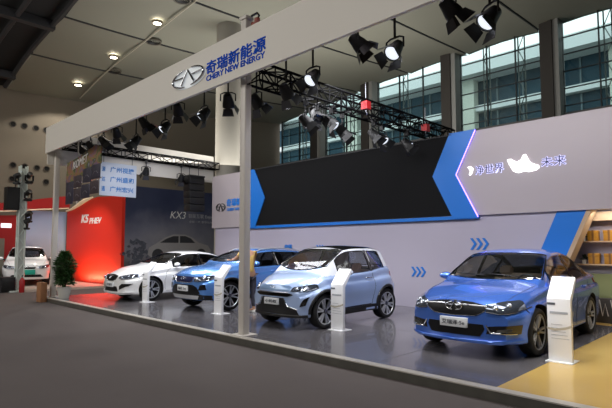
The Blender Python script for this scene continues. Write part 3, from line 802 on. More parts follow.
bm = bmesh.new()
for x in (-13.9, -11.4, -8.9, -6.4, -3.9): box(bm, x + 7 - .004, x + 7 + .004, -2.7, 2.75, ZD, ZD + .001)
for y in (7.6, 9.8): box(bm, -9.4, 4.7, y - 8 - .004, y - 8 + .004, ZD, ZD + .001)
obj('panel_joint', bm, mat('joint', (70, 69, 72), .5), pf)

# ---------------------------------------------------------------- exhibition wall
LILAC = mat('wall_lilac_white', (164, 158, 172), .55, noise=.015, nscale=.5)
UPPER = mat('header_grey_white', (166, 157, 160), .5, noise=.015, nscale=.5)
BLU = mat('stand_blue', (16, 106, 192), .4)
TANTRIM = mat('wood_trim', (176, 150, 118), .5, noise=.12, nscale=4)
ew = thing('exhibition_wall', 'pale exhibition back wall with slanted shelf opening and overhanging upper band', 'wall panel', (-7, YW, 0))
W2 = Matrix.Translation((7, -YW, 0))
def WF(y=YW): return W2 @ frame(0, y, 0)
bm = bmesh.new(); prism(bm, [(-15.45, ZD), (-3.76, ZD), (-2.78, 2.36), (-2.78, 2.6), (-15.45, 2.6)], -.28, -.06, WF()); obj('lower_panel', bm, LILAC, ew)
bm = bmesh.new(); prism(bm, [(-15.6, 2.36), (3.5, 2.36), (3.5, 4.33), (-15.6, 4.33)], -.30, 0, WF()); obj('upper_panel', bm, UPPER, ew)
bm = bmesh.new(); prism(bm, [(-4.35, ZD), (-3.80, ZD), (-2.82, 2.36), (-3.37, 2.36)], -.061, -.045, WF()); obj('blue_stripe', bm, BLU, ew)
bm = bmesh.new(); prism(bm, [(-3.80, ZD), (-3.71, ZD), (-2.73, 2.36), (-2.82, 2.36)], -.40, -.03, WF()); obj('slanted_trim', bm, TANTRIM, ew)
# blue chevrons hugging the screen
bm = bmesh.new(); prism(bm, [(-13.62, 4.33), (-13.06, 4.33), (-12.50, 3.30), (-13.02, 2.30), (-13.62, 2.30), (-13.50, 2.5), (-13.22, 3.32)], 0, .035, WF()); obj('blue_chevron', bm, BLU, ew)
bm = bmesh.new(); prism(bm, [(-6.18, 3.36), (-5.70, 4.36), (-5.05, 4.36), (-5.55, 3.34), (-5.03, 2.30), (-5.65, 2.30)], 0, .035, WF()); obj('blue_chevron', bm, BLU, ew)
bm = bmesh.new(); tube(bm, [W2 @ Vector((-5.05, YW - .04, 4.34)), W2 @ Vector((-5.55, YW - .04, 3.34)), W2 @ Vector((-5.03, YW - .04, 2.32))], .012, 6)
obj('violet_light_line', bm, mat('violet_glow', (150, 120, 255), .5, emit=4), ew)
bm = bmesh.new(); prism(bm, [(-13.5, 2.28), (-5.03, 2.28), (-5.03, 2.36), (-13.5, 2.36)], -.3, .02, WF()); obj('blue_underline', bm, BLU, ew)
def arrows(x, z, h, wd, n=3):
    for k in range(n):
        bm = bmesh.new(); a = x + k * wd * .38
        prism(bm, [(a, z - h / 2), (a + wd * .16, z - h / 2), (a + wd * .42, z), (a + wd * .16, z + h / 2), (a, z + h / 2), (a + wd * .26, z)], -.061, -.045, WF())
        obj('blue_arrow', bm, BLU, ew)
arrows(-5.28, 1.70, .27, .38); arrows(-6.88, 1.01, .25, .36); arrows(-10.2, 1.60, .2, .3)
GLOW = mat('sign_glow', (225, 225, 250), .5, emit=.45); INK = mat('sign_ink', (22, 20, 52), .5)
text('slogan_lettering', '净世界', .66, .215, W2 @ frame(-5.08, YW - .006, 3.285), GLOW, ew, .004, halo=.009)
text('slogan_lettering', '净世界', .66, .215, W2 @ frame(-5.08, YW - .018, 3.285), INK, ew, .004, bold=.004)
text('slogan_lettering', '未来', .48, .205, W2 @ frame(-3.63, YW - .006, 3.305), GLOW, ew, .004, halo=.009)
text('slogan_lettering', '未来', .48, .205, W2 @ frame(-3.63, YW - .018, 3.305), INK, ew, .004, bold=.004)
bm = bmesh.new(); prism(bm, [(-5.27, 3.49), (-5.20, 3.50), (-5.13, 3.45), (-5.15, 3.36), (-5.20, 3.29), (-5.23, 3.31), (-5.20, 3.38), (-5.22, 3.44)], 0, .03, WF()); obj('glowing_shape', bm, mat('lamp_white', (255, 255, 255), .5, emit=1.6), ew)
blob = [(-4.339, 3.548), (-4.296, 3.437), (-4.21, 3.278), (-4.103, 3.229), (-3.974, 3.254), (-3.888, 3.229), (-3.738, 3.247), (-3.665, 3.296), (-3.682, 3.353), (-3.759, 3.385), (-3.845, 3.43), (-3.888, 3.508), (-3.94, 3.62), (-3.996, 3.602), (-4.039, 3.516), (-4.124, 3.468), (-4.253, 3.553)][::-1]
bm = bmesh.new(); prism(bm, blob, 0, .03, WF()); obj('glowing_shape', bm, mat('lamp_white', (255, 255, 255), .5, emit=1.6), ew)
# left part of the header: brand sign
sg = ew
oval_logo(ew, .56, .30, W2 @ frame(-15.02, YW - .01, 3.12), mat('sign_steel', (70, 72, 70), .3, .8))
text('brand_lettering', '奇瑞新能源', 1.45, .27, W2 @ frame(-14.66, YW - .005, 3.13), mat('sign_blue', (35, 125, 215), .4), ew, .02, bold=.01)
text('brand_lettering', 'CHERY NEW ENERGY', 1.40, .10, W2 @ frame(-14.64, YW - .005, 2.96), mat('sign_blue', (35, 125, 215), .4), ew, .02)
text('brand_lettering', '奇瑞', .34, .12, W2 @ frame(-11.6, YW + .05, 1.60), mat('sign_blue', (35, 125, 215), .4), ew, .02)
# screen
sc = thing('led_screen', 'wide black video screen switched off between two blue chevrons', 'screen', (-9.3, YW - .015, 2.36))
SCR = mat('screen_black', (15, 15, 16), .8, spec=.15)
bm = bmesh.new(); prism(bm, [(-13.05, 2.37), (-5.6, 2.37), (-6.1, 3.36), (-5.65, 4.31), (-13.10, 4.31), (-12.55, 3.30)], -.0, .012, Matrix.Translation((9.3, -YW + .015, -2.36)) @ frame(0, YW - .0, 0)); obj('display', bm, SCR, sc)
bm = bmesh.new(); box(bm, -3.8, 3.65, -.02, .0, 1.95, 1.975); obj('top_rim', bm, DARKM, sc)
# shelf recess
boxo('recess_back', (7 - 3.9, 7 + 3.5, .72, .80, ZD, 2.6), LILAC, ew)
boxo('recess_floor', (7 - 3.6, 7 + 3.5, .06, .80, 0, ZD), YEL, ew)
boxo('recess_header', (7 - 3.0, 7 + 3.5, .45, .70, 2.16, 2.34), TANTRIM, ew)
boxo('recess_base', (7 - 3.6, 7 + 3.5, .60, .72, .60, 1.08), mat('olive_panel', (122, 128, 84), .6), ew)
boxo('recess_plinth', (7 - 3.66, 7 + 3.5, .40, .72, ZD, .60), mat('plinth_dark', (66, 62, 58), .6), ew)
bm = bmesh.new()
for k in range(16):
    a = 7 - 3.15 + k * .20; tube(bm, [(a, .385, .58), (a + .05, .385, .26), (a + .10, .385, .50), (a + .15, .385, .26)], .012, 5)
obj('zigzag_pattern', bm, mat('pale_line', (190, 184, 176), .6), ew)
for i, z in enumerate((1.72, 1.25)):
    s_ = boxo('wall_shelf', (-3.22 + i * -.1, 3.4, 11.27, 11.48, z, z + .028), TANTRIM, None, bevel=.004)
    tag(s_, ['upper wooden shelf holding gold boxes in the slanted opening', 'lower wooden shelf holding gold boxes in the slanted opening'][i], 'shelf', 'wooden shelves in the opening')
GOLD = mat('gold_card', (172, 122, 36), .4, .2, noise=.2, nscale=20); GOLDD = mat('gold_ribbon', (112, 74, 26), .5)
gb = None
ordn = ['first', 'second', 'third', 'fourth', 'fifth', 'sixth', 'seventh', 'eighth']
for r, z in enumerate((1.77, 1.30)):
    for k in range(8):
        x = -2.86 + k * .29
        lab = '%s gold gift box from the plant on the %s shelf' % (ordn[k], ['upper', 'lower'][r])
        if gb is None:
            t = thing('gift_box', lab, 'box', (x, 11.38, z - .02), 0, 'gold gift boxes on the shelves')
            boxo('carton', (-.10, .10, -.065, .065, 0, .20), GOLD, t, bevel=.004)
            boxo('lid', (-.105, .105, -.07, .07, .15, .215), GOLD, t, bevel=.004)
            bm = bmesh.new(); box(bm, -.02, .02, -.073, .073, -.0, .22); obj('ribbon', bm, GOLDD, t)
            gb = t
        else: t = copy_tree(gb); t.location = (x, 11.38, z - .02); t['label'] = lab
def leaf(bm, p, d, n, L, w):
    d = d.normalized(); s_ = d.cross(n).normalized(); up = s_.cross(d).normalized()
    a = p; P = [a, a + d * L * .35 + s_ * w + up * .1 * L, a + d * L, a + d * L * .35 - s_ * w + up * .1 * L, a + d * L * .5]
    V = [bm.verts.new(q) for q in P]
    bm.faces.new((V[0], V[1], V[4])); bm.faces.new((V[1], V[2], V[4])); bm.faces.new((V[2], V[3], V[4])); bm.faces.new((V[3], V[0], V[4]))
LEAF = mat('leaf_green', (58, 92, 48), .5, noise=.5, nscale=9); LEAFD = mat('leaf_dark', (24, 40, 24), .5)
for r, z in enumerate((1.77, 1.30)):
    t = thing('potted_plant', 'tiny dark potted plant at the left end of the %s shelf' % ['upper', 'lower'][r], 'plant', (-3.05, 11.38, z - .02), 0, 'small shelf plants')
    bm = bmesh.new(); lathe(bm, [(.03, 0), (.045, .08), (.04, .08), (.0005, .07)], 14); obj('pot', bm, mat('pot_white', (215, 212, 205), .4), t, smooth=40)
    bm = bmesh.new()
    for k in range(60):
        a = random.uniform(0, 6.28); e = random.uniform(-.3, 1.4); d = Vector((math.cos(a) * math.cos(e), math.sin(a) * math.cos(e), math.sin(e)))
        leaf(bm, Vector((0, 0, .10)) + d * .02, d, Vector((.2, .3, 1)), .085, .02)
    obj('foliage', bm, LEAFD, t)

# ---------------------------------------------------------------- fascia and poles
FASC = mat('fascia_white', (216, 211, 202), .5, noise=.012, nscale=.3)
fs = thing('fascia_sign', 'long white overhead fascia with blue lettering carried on slim poles', 'sign', (-7, 5.05, 4.53))
F2 = Matrix.Translation((7, -5.05, -4.53))
boxo('front_board', (-9.3, 9.5, 0, .06, 0, .80), FASC, fs)
boxo('side_board', (-9.3, -9.24, .06, 6.2, -.33, .72), FASC, fs)
lp = oval_logo(fs, 1.12, .36, F2 @ frame(-8.13, 5.03, 4.90), CHROME, 'oval_emblem')
bm = bmesh.new(); prism(bm, [(.56 * math.cos(k * PI / 16), .19 * math.sin(k * PI / 16) - .01) for k in range(32)], 0, .012, F2 @ frame(-8.13, 5.05, 4.90)); obj('lit_backing', bm, mat('logo_backing', (214, 218, 220), .4, emit=.35), lp)
text('blue_lettering', '奇瑞新能源', 1.68, .245, F2 @ frame(-7.55, 5.05, 4.80), mat('fascia_blue', (0, 74, 190), .6, spec=.1), fs, .012, bold=.013)
text('blue_lettering', 'CHERY NEW ENERGY', 1.66, .105, F2 @ frame(-7.55, 5.05, 4.68), mat('fascia_blue', (0, 74, 190), .6, spec=.1), fs, .01, bold=.02)
POLE = mat('pole_white', (206, 200, 192), .4)
for x, lab, top in [(-6.72, 'white square pole holding up the middle of the fascia in front of the cars', 5.66), (-16.12, 'white square pole at the left end of the fascia beside the potted plant', 4.6), (2.2, 'white square pole at the right end of the fascia', 4.6)]:
    t = thing('support_pole', lab, 'pole', (x, 5.35 if x < -10 else 5.32, ZD), 0, 'fascia support poles')
    boxo('shaft', (-.07, .07, -.07, .07, 0, top - ZD), POLE, t, bevel=.01)
    boxo('base_plate', (-.17, .17, -.17, .17, 0, .018), POLE, t, bevel=.004)
    if x == -6.72:
        boxo('top_cap', (-.10, .10, -.09, .09, top - ZD, top - ZD + .06), POLE, t, bevel=.01)
t = thing('cable_winch', 'small red winch clamped beside the top of the middle pole', 'winch', (-6.42, 5.32, 5.40))
bm = bmesh.new(); lathe(bm, [(.05, 0), (.11, .03), (.11, .10), (.05, .13), (.05, .2)], 16); obj('drum', bm, mat('winch_red', (130, 50, 34), .5), t, smooth=40)
bm = bmesh.new(); tube(bm, [(-.16, 0, .30), (0, 0, .30), (.05, 0, .24), (0, 0, .18)], .02, 6); obj('hook', bm, DCHROME, t)
b_ = boxo('wooden_box', (-16.2, -15.84, 4.92, 5.10, 0, .58), mat('box_wood', (160, 112, 76), .6, noise=.2, nscale=8), None, bevel=.006)
tag(b_, 'tan wooden box standing in front of the left pole', 'box')

# ---------------------------------------------------------------- trusses
TR = mat('truss_black', (9, 9, 10), .75, 0, spec=.1)
def truss(name, lab, p0, p1, w, h, step=.45):
    p0 = Vector(p0); p1 = Vector(p1); d = (p1 - p0); Ln = d.length; d.normalize(); s_ = d.cross(Vector((0, 0, 1))).normalized() * (w / 2); u = Vector((0, 0, h / 2))
    t = thing(name, lab, 'truss', p0); cs = [s_ + u, s_ - u, -s_ - u, -s_ + u]
    bm = bmesh.new()
    for c in cs: tube(bm, [c, c + d * Ln], .024, 6)
    obj('chord', bm, TR, t)
    bm = bmesh.new(); n = int(Ln / step)
    for k in range(n + 1):
        q = d * (Ln * k / n)
        for a, b in ((0, 1), (1, 2), (2, 3), (3, 0)): tube(bm, [cs[a] + q, cs[b] + q], .014, 5)
        if k < n:
            q2 = d * (Ln * (k + 1) / n)
            for a, b in ((0, 1), (2, 3), (0, 3), (1, 2)):
                if k % 2: a, b = b, a
                tube(bm, [cs[a] + q, cs[b] + q2], .014, 5)
    obj('lattice', bm, TR, t)
    return t
truss('lighting_truss', 'black lighting truss running along behind the white fascia', (-15.9, 5.75, 5.17), (2.3, 5.75, 5.17), .26, .26)
truss('lighting_truss', 'black box truss slanting back to the screen top in the middle of the stand', (-6.5, 5.3, 4.64), (-6.5, 12.2, 4.64), .34, .32, .36)
truss('lighting_truss', 'black truss on the inner side of the left white side board', (-16.05, 5.5, 4.83), (-16.05, 11.3, 4.83), .26, .25)

# stage lanterns
LENS = mat('lens_lit', (235, 242, 252), .1, emit=1.0); LENSD = mat('lens_off', (50, 55, 62), .1, .3, coat=1)
FLAP = mat('barn_door_grey', (60, 60, 64), .4, .5); BODY = mat('lantern_black', (14, 14, 15), .5)
def lantern(name, lab, lit, drop):
    t = thing(name, lab, 'stage light'); t['group'] = 'stage lanterns on the trusses'
    bm = bmesh.new(); box(bm, -.035, .035, -.05, .05, -.10, .04); tube(bm, [(0, 0, -.06), (0, 0, -drop + .16)], .018, 6); tube(bm, [(-.19, 0, .02), (.19, 0, .02)], .016, 6); tube(bm, [(0, -.19, .02), (0, .19, .02)], .016, 6); obj('clamp', bm, BODY, t)
    bm = bmesh.new(); tube(bm, [(-.15, 0, -drop), (-.15, 0, -drop + .14), (-.08, 0, -drop + .17), (.08, 0, -drop + .17), (.15, 0, -drop + .14), (.15, 0, -drop)], .014, 6); obj('yoke', bm, BODY, t)
    h = bmesh.new(); R_ = Matrix.Translation((0, 0, -drop)) @ Matrix.Scale(.88, 4) @ Matrix.Rotation(math.radians(42), 4, 'X') @ Matrix.Rotation(PI, 4, 'X')
    lathe(h, [(.05, -.17), (.09, -.15), (.115, -.02), (.135, .06), (.14, .13), (.125, .13), (.12, .10)], 20, R_, caps=False)
    lathe(h, [(.0005, -.172), (.05, -.17)], 20, R_)
    hd = obj('housing', h, BODY, t, smooth=40)
    b = bmesh.new(); lathe(b, [(.121, .105), (.08, .118), (.0005, .122)], 20, R_); obj('lens', b, LENS if lit else LENSD, hd, smooth=40)
    for k in range(4):
        f = bmesh.new(); Q = R_ @ Matrix.Rotation(k * PI / 2, 4, 'Z') @ Matrix.Translation((.135, 0, .13)) @ Matrix.Rotation(math.radians(24), 4, 'Y')
        w0 = .10; v = [f.verts.new(Q @ Vector(p)) for p in ((0, -w0, 0), (0, w0, 0), (0, w0 * 1.35, .17), (0, -w0 * 1.35, .17))]; f.faces.new(v)
        v = [f.verts.new(Q @ Vector(p)) for p in ((.004, -w0, 0), (.004, w0, 0), (.004, w0 * 1.35, .17), (.004, -w0 * 1.35, .17))]; f.faces.new(v[::-1])
        obj('barn_door', f, FLAP if k % 2 else BODY, hd)
    return t
PROTO = {}
def place_lantern(x, y, zt, zh, rz, lit, lab):
    drop = round(max(.22, zt - zh), 1); key = (lit, drop)
    if key not in PROTO: t = PROTO[key] = lantern('stage_light', lab, lit, drop)
    else: t = copy_tree(PROTO[key]); t['label'] = lab
    t.location = (x, y, zt); t.rotation_euler = (0, 0, rz)
    return t
FRL = [(-15.3, 4.62, 0), (-14.6, 4.66, 0), (-13.7, 4.62, 0), (-12.85, 4.70, 0), (-11.72, 4.36, 1), (-11.32, 4.74, 0), (-10.28, 4.40, 1), (-9.72, 4.70, 0), (-8.67, 4.40, 1), (-7.83, 4.50, 1), (-6.95, 4.30, 0), (-6.14, 4.30, 1), (-5.49, 4.47, 1), (-4.54, 4.74, 0), (-3.87, 4.45, 1), (-3.01, 4.72, 0), (-2.48, 4.46, 1)]
def nth(i, n):
    if i == 0: return 'leftmost'
    if i == n - 1: return 'rightmost'
    return ordn2[i]
ordn2 = ['first', 'second', 'third', 'fourth', 'fifth', 'sixth', 'seventh', 'eighth', 'ninth', 'tenth', 'eleventh', 'twelfth', 'thirteenth', 'fourteenth', 'fifteenth', 'sixteenth', 'seventeenth']
for i, (x, z, lit) in enumerate(FRL):
    place_lantern(x, 5.75, 5.03, z, PI + random.uniform(-.5, .5) if lit and i % 2 == 0 else random.uniform(-.9, .9), lit,
        '%s black stage lantern behind the fascia, %s' % (nth(i, 17) + (' from the left' if 0 < i < 16 else ''), 'its lens lit' if lit else 'hanging unlit'))
MID = [(6.66, 4.07, 1), (7.06, 4.22, 0), (7.42, 4.2, 1), (7.87, 4.08, 0), (8.85, 4.18, 0), (9.31, 4.2, 1), (10.19, 4.12, 1)]
for i, (y, z, lit) in enumerate(MID):
    place_lantern(-6.55 - .1 * (i % 2), y, 4.46, z, random.uniform(-2.2, -.6), lit, '%s stage lantern on the box truss before the screen, %s' % (nth(i, 7) + (' from the front' if 0 < i < 6 else ''), 'glowing white' if lit else 'not lit'))
for i, (y, z) in enumerate([(8.25, 4.31), (9.65, 4.2)]):
    place_lantern(-16.0, y, 4.70, z, 1.3, 1, ['stage lantern on the left side truss beside the white name board', 'stage lantern on the left side truss above the dark car poster'][i])
for i, (y, z) in enumerate([(8.24, 4.56), (10.65, 4.5)]):
    t = thing('chain_hoist', ['red chain hoist on the box truss nearer the fascia', 'red chain hoist on the box truss nearer the screen'][i], 'hoist', (-6.30, y, z), 0, 'red chain hoists')
    bm = bmesh.new(); box(bm, -.08, .08, -.07, .07, 0, .17); obj('motor', bm, mat('hoist_red', (170, 24, 30), .4), t, bevel=.0, smooth=None)
    bm = bmesh.new(); tube(bm, [(0, 0, .17), (0, 0, .60)], .01, 5); obj('chain', bm, DCHROME, t)
    bm = bmesh.new(); tube(bm, [(0, 0, 0), (.0, 0, -.05), (.03, 0, -.09), (0, 0, -.12)], .014, 6); obj('hook', bm, DCHROME, t)
# line speaker hanging
t = thing('line_array_speaker', 'black speaker column hanging from the left truss before the dark poster', 'speaker', (-16.0, 10.2, 4.70))
boxo('rigging_frame', (-.25, .25, -.33, .33, -.42, -.36), DARKM, t)
bm = bmesh.new(); tube(bm, [(0, -.2, 0), (0, -.2, -.38)], .012, 6); tube(bm, [(0, .2, 0), (0, .2, -.38)], .012, 6); obj('cable', bm, DARKM, t)
for k in range(5): boxo('cabinet', (-.24 + .02 * k, .24 + .01 * k, -.32, .32, -.67 - k * .26, -.43 - k * .26), BODY, t, bevel=.012)
# hanging collage banner
t = thing('hanging_banner', 'colourful hanging picture banner with white lettering and a grid of small dark posters', 'banner', (-14.7, 5.62, 2.95))
def collage():
    m = mat('collage', (120, 90, 70), .6); nt = m.node_tree; b = nt.nodes['Principled BSDF']
    tc = nt.nodes.new('ShaderNodeTexCoord'); nz = nt.nodes.new('ShaderNodeTexNoise'); nz.inputs['Scale'].default_value = 2.6; nz.inputs['Detail'].default_value = 3; nz.inputs['Distortion'].default_value = 1.2
    cr = nt.nodes.new('ShaderNodeValToRGB'); e = cr.color_ramp.elements
    e[0].position = .30; e[0].color = rgb((70, 60, 90)); e[1].position = .72; e[1].color = rgb((150, 150, 160))
    for p, c in ((.40, (110, 88, 112)), (.47, (140, 86, 56)), (.52, (120, 114, 70)), (.58, (70, 84, 42)), (.64, (60, 50, 60))):
        q = e.new(p); q.color = rgb(c)
    nt.links.new(tc.outputs['Object'], nz.inputs['Vector']); nt.links.new(nz.outputs['Fac'], cr.inputs[0]); nt.links.new(cr.outputs[0], b.inputs['Base Color'])
    return m
bm = bmesh.new(); prism(bm, [(-1.30, .62), (-.62, .70), (1.25, 1.0), (1.25, 1.48), (.9, 1.56), (-.5, 1.36), (-1.22, 1.30)], 0, .04, frame(0, 0, 0)); obj('picture_panel', bm, collage(), t)
text('white_lettering', 'KOMET', 1.15, .24, frame(-.72, -.045, 1.02) @ Matrix.Rotation(.12, 4, 'Z'), mat('banner_white', (225, 220, 220), .5), t, .01, shear=.3)
pm = [mat('poster_dark_a', (48, 44, 60), .5, noise=.5, nscale=5), mat('poster_dark_b', (62, 50, 56), .5, noise=.5, nscale=4)]
for k, (x, z, w, h) in enumerate([(-1.25, .0, .55, .68), (-.62, .46, .55, .36), (.05, .54, .58, .42), (-.62, .05, .52, .38), (-.05, .10, .58, .40), (.60, .18, .55, .36), (.68, .60, .56, .40)]):
    p = boxo('small_poster', (x, x + w, -.05, -.02, z, z + h), pm[k % 2], t, bevel=.004)
    bm = bmesh.new(); tube(bm, [(x + w * .25, -.055, z + h * .35), (x + w * .4, -.055, z + h * .5), (x + w * .65, -.055, z + h * .5), (x + w * .8, -.055, z + h * .35)], .010, 5); obj('pale_motif', bm, mat('motif_grey', (120, 116, 124), .5), p)
bm = bmesh.new(); tube(bm, [(-.55, .03, 0), (-.55, .03, 1.98)], .02, 6); tube(bm, [(.9, .03, .2), (.9, .03, 1.98)], .02, 6); tube(bm, [(-1.25, .03, .62), (1.2, .03, .62)], .02, 6); obj('hanging_rod', bm, POLE, t)
# white name board
t = thing('name_board', 'square white hanging board with three rows of blue characters', 'sign', (-16.18, 7.33, 3.36))
boxo('board', (-.03, 0, -.62, .66, 0, 1.12), mat('board_white', (196, 205, 220), .5), t, bevel=.004)
BT = mat('board_blue', (60, 125, 195), .5)
for k, s_ in enumerate(('广州视捷', '广州盛和', '广州宏兴')): text('blue_characters', s_, .84, .19, frame(.004, -.28, .80 - k * .33, '+x'), BT, t, .006, bold=.02)
for k, s_ in enumerate(('源', '达', '通')): text('blue_characters', s_, .12, .17, frame(.004, -.56, .80 - k * .33, '+x'), BT, t, .006, bold=.02)
bm = bmesh.new()
for y in (-.5, .5): tube(bm, [(-.015, y, 1.12), (-.015, y, 2.2)], .008, 5)
obj('hanging_wire', bm, DARKM, t)

# ---------------------------------------------------------------- left neighbours
RED = mat('booth_red', (214, 44, 26), .45); REDD = mat('booth_red_deep', (165, 28, 30), .45); CREAM = mat('cream_line', (232, 214, 186), .5)
an = math.atan2(.71, 4.47)
t = thing('red_wall', 'bright red booth wall with slanted white K5 PHEV lettering', 'wall panel', (-25.37, 8.97, 0), an)
bm = bmesh.new(); prism(bm, [(0, 0), (4.55, 0), (4.55, 3.92), (2.6, 3.98), (1.4, 3.80), (.4, 3.55), (0, 3.5)], -.2, 0, frame(0, 0, 0)); obj('panel', bm, RED, t)
text('white_lettering', 'K5', .62, .40, frame(1.30, -.005, 2.80), PLATE, t, .02, shear=.2, bold=.04)
text('white_lettering', 'PHEV', 1.0, .28, frame(2.00, -.005, 2.74), PLATE, t, .02, shear=.2, bold=.02)
bm = bmesh.new(); tube(bm, [(0, -.05, 3.42), (.5, -.05, 3.50), (1.0, -.05, 3.66), (1.6, -.05, 3.86), (2.3, -.05, 3.98)], [.04, .06, .09, .10, .03], 6); obj('cream_swoosh', bm, CREAM, t)
boxo('booth_platform', (-26.3, -19.9, 5.6, 8.8, 0, .08), mat('booth_floor', (196, 178, 164), .3), None)
tag(bpy.data.objects['booth_platform'], 'pale low platform under the white car at the red booth', 'platform')
t = thing('red_canopy', 'deep red curved booth canopy edged with a cream line', 'canopy', (-25.3, 5.2, 3.05))
bm = bmesh.new(); prism(bm, [(-1.2, .0), (1.2, .22), (3.85, .50), (3.85, 1.15), (2.6, .92), (1.4, .66), (.2, .52), (-1.2, .52)], -.12, 0, frame(0, 0, 0, '+x')); obj('valance', bm, REDD, t)
bm = bmesh.new(); tube(bm, [(.03, -1.2, .02), (.03, 1.2, .24), (.03, 2.4, .38), (.03, 3.8, .52)], .035, 6); obj('cream_edge', bm, CREAM, t)
t = thing('red_booth_front', 'red booth panel with a round white emblem at the far left', 'wall panel', (-25.6, 6.3, 0))
bm = bmesh.new(); prism(bm, [(-.9, 0), (.75, 0), (.75, 3.15), (-.9, 3.05)], -.15, 0, frame(0, 0, 0, '+x')); obj('panel', bm, REDD, t)
boxo('doorway', (0, .02, -.75, .05, 0, 2.05), mat('doorway_grey', (128, 124, 112), .7), t)
bm = bmesh.new(); lathe(bm, [(.24, 0), (.24, .04), (.16, .05)], 24, Matrix.Translation((.02, -.42, 2.62)) @ Matrix.Rotation(PI / 2, 4, 'Y'), caps=False); lathe(bm, [(.13, .04), (.0005, .05)], 8, Matrix.Translation((.02, -.42, 2.62)) @ Matrix.Rotation(PI / 2, 4, 'Y'))
obj('round_emblem', bm, mat('emblem_lit', (245, 245, 250), .5, emit=1.0), t)
boxo('emblem_bar', (0, .03, -.12, .30, 2.54, 2.74), mat('emblem_lit', (245, 245, 250), .5, emit=1.0), t)
def grad(name, stops, axis='Z', scale=1.0, off=0.0, nz_amt=0.0, nscale=1.5):
    m = mat(name, (128, 128, 128), .5); nt = m.node_tree; b = nt.nodes['Principled BSDF']
    tc = nt.nodes.new('ShaderNodeTexCoord'); sx = nt.nodes.new('ShaderNodeSeparateXYZ'); ma = nt.nodes.new('ShaderNodeMath'); ma.operation = 'MULTIPLY_ADD'
    ma.inputs[1].default_value = scale; ma.inputs[2].default_value = off
    nt.links.new(tc.outputs['Object'], sx.inputs[0]); nt.links.new(sx.outputs[axis], ma.inputs[0]); last = ma
    if nz_amt:
        nz = nt.nodes.new('ShaderNodeTexNoise'); nz.inputs['Scale'].default_value = nscale; nz.inputs['Detail'].default_value = 4
        m2 = nt.nodes.new('ShaderNodeMath'); m2.operation = 'MULTIPLY_ADD'; m2.inputs[1].default_value = nz_amt
        nt.links.new(tc.outputs['Object'], nz.inputs['Vector']); nt.links.new(nz.outputs['Fac'], m2.inputs[0]); nt.links.new(ma.outputs[0], m2.inputs[2]); last = m2
    cr = nt.nodes.new('ShaderNodeValToRGB'); e = cr.color_ramp.elements
    e[0].position, e[0].color = stops[0][0], rgb(stops[0][1]); e[1].position, e[1].color = stops[-1][0], rgb(stops[-1][1])
    for p, c in stops[1:-1]: q = e.new(p); q.color = rgb(c)
    nt.links.new(last.outputs[0], cr.inputs[0]); nt.links.new(cr.outputs[0], b.inputs['Base Color'])
    return m
t = thing('landscape_poster', 'tall pale blue sky poster with dark trees between the red booth walls', 'poster', (-25.55, 8.05, 0))
boxo('print', (-.08, 0, -.95, .95, 0, 3.4), grad('sky_print', [(.0, (40, 44, 40)), (.30, (60, 66, 62)), (.40, (150, 160, 175)), (.7, (172, 192, 226)), (1.0, (150, 176, 222))], scale=.29, nz_amt=.08), t)
# dark car poster
t = thing('car_poster', 'big dark blue and grey printed wall showing a pale car under clouds', 'poster', (-20.9, 12.2, 0))
boxo('print', (-.1, 0, -2.5, 2.7, 0, 4.4), grad('night_print', [(.0, (70, 68, 70)), (.30, (90, 88, 92)), (.45, (126, 126, 136)), (.62, (104, 106, 124)), (.85, (46, 54, 84)), (1.0, (34, 42, 74))], scale=.20, off=-.16, nz_amt=.62, nscale=.6), t)
PC = mat('print_car', (150, 148, 150), .6); PCd = mat('print_car_dark', (50, 50, 56), .6)
co = [(y_ - .3, z_) for y_, z_ in [(-.95, 1.30), (-.9, 1.62), (-.55, 1.82), (-.1, 2.10), (.35, 2.26), (1.0, 2.26), (1.4, 2.12), (1.75, 1.88), (2.3, 1.74), (2.48, 1.5), (2.45, 1.25), (2.2, 1.15), (-.7, 1.15)]]
bm = bmesh.new(); prism(bm, co, 0, .01, frame(0, 0, 0, '+x')); pc = obj('printed_car', bm, PC, t)
bm = bmesh.new(); prism(bm, [(-.65, 1.86), (-.3, 2.06), (.05, 2.18), (.32, 2.18), (.32, 1.86)], .01, .013, frame(0, 0, 0, '+x')); prism(bm, [(.40, 1.86), (.40, 2.19), (.7, 2.19), (1.0, 2.08), (1.25, 1.86)], .01, .013, frame(0, 0, 0, '+x')); obj('printed_window', bm, PCd, pc)
for y in (-.75, 1.6):
    bm = bmesh.new(); lathe(bm, [(.30, .012), (.29, .016), (.0005, .018)], 20, Matrix.Translation((0, y, 1.28)) @ Matrix.Rotation(PI / 2, 4, 'Y')); obj('printed_wheel', bm, PCd, pc)
bm = bmesh.new()
for k in range(90):
    yy = random.gauss(-1.75, .28); zz = random.uniform(.6, 2.0) - abs(yy + 1.75) * .7; leaf(bm, Vector((.006, yy, zz)), Vector((0, random.uniform(-1, 1), random.uniform(-.2, 1))), Vector((1, 0, 0)), random.uniform(.12, .30), random.uniform(.05, .12))
obj('printed_trees', bm, mat('print_dark', (78, 82, 94), .6, noise=.5, nscale=5), t)
text('poster_lettering', 'KX3', .85, .34, frame(.006, -.15, 3.02, '+x'), PLATE, t, .006, shear=.25)
text('poster_lettering', '智能互联 Enjoy', 1.45, .24, frame(.006, .85, 3.05, '+x'), mat('print_pale', (170, 172, 180), .6), t, .006)
text('poster_lettering', '全新一代 都市SUV', 1.35, .12, frame(.006, .88, 2.84, '+x'), mat('print_pale', (170, 172, 180), .6), t, .006)
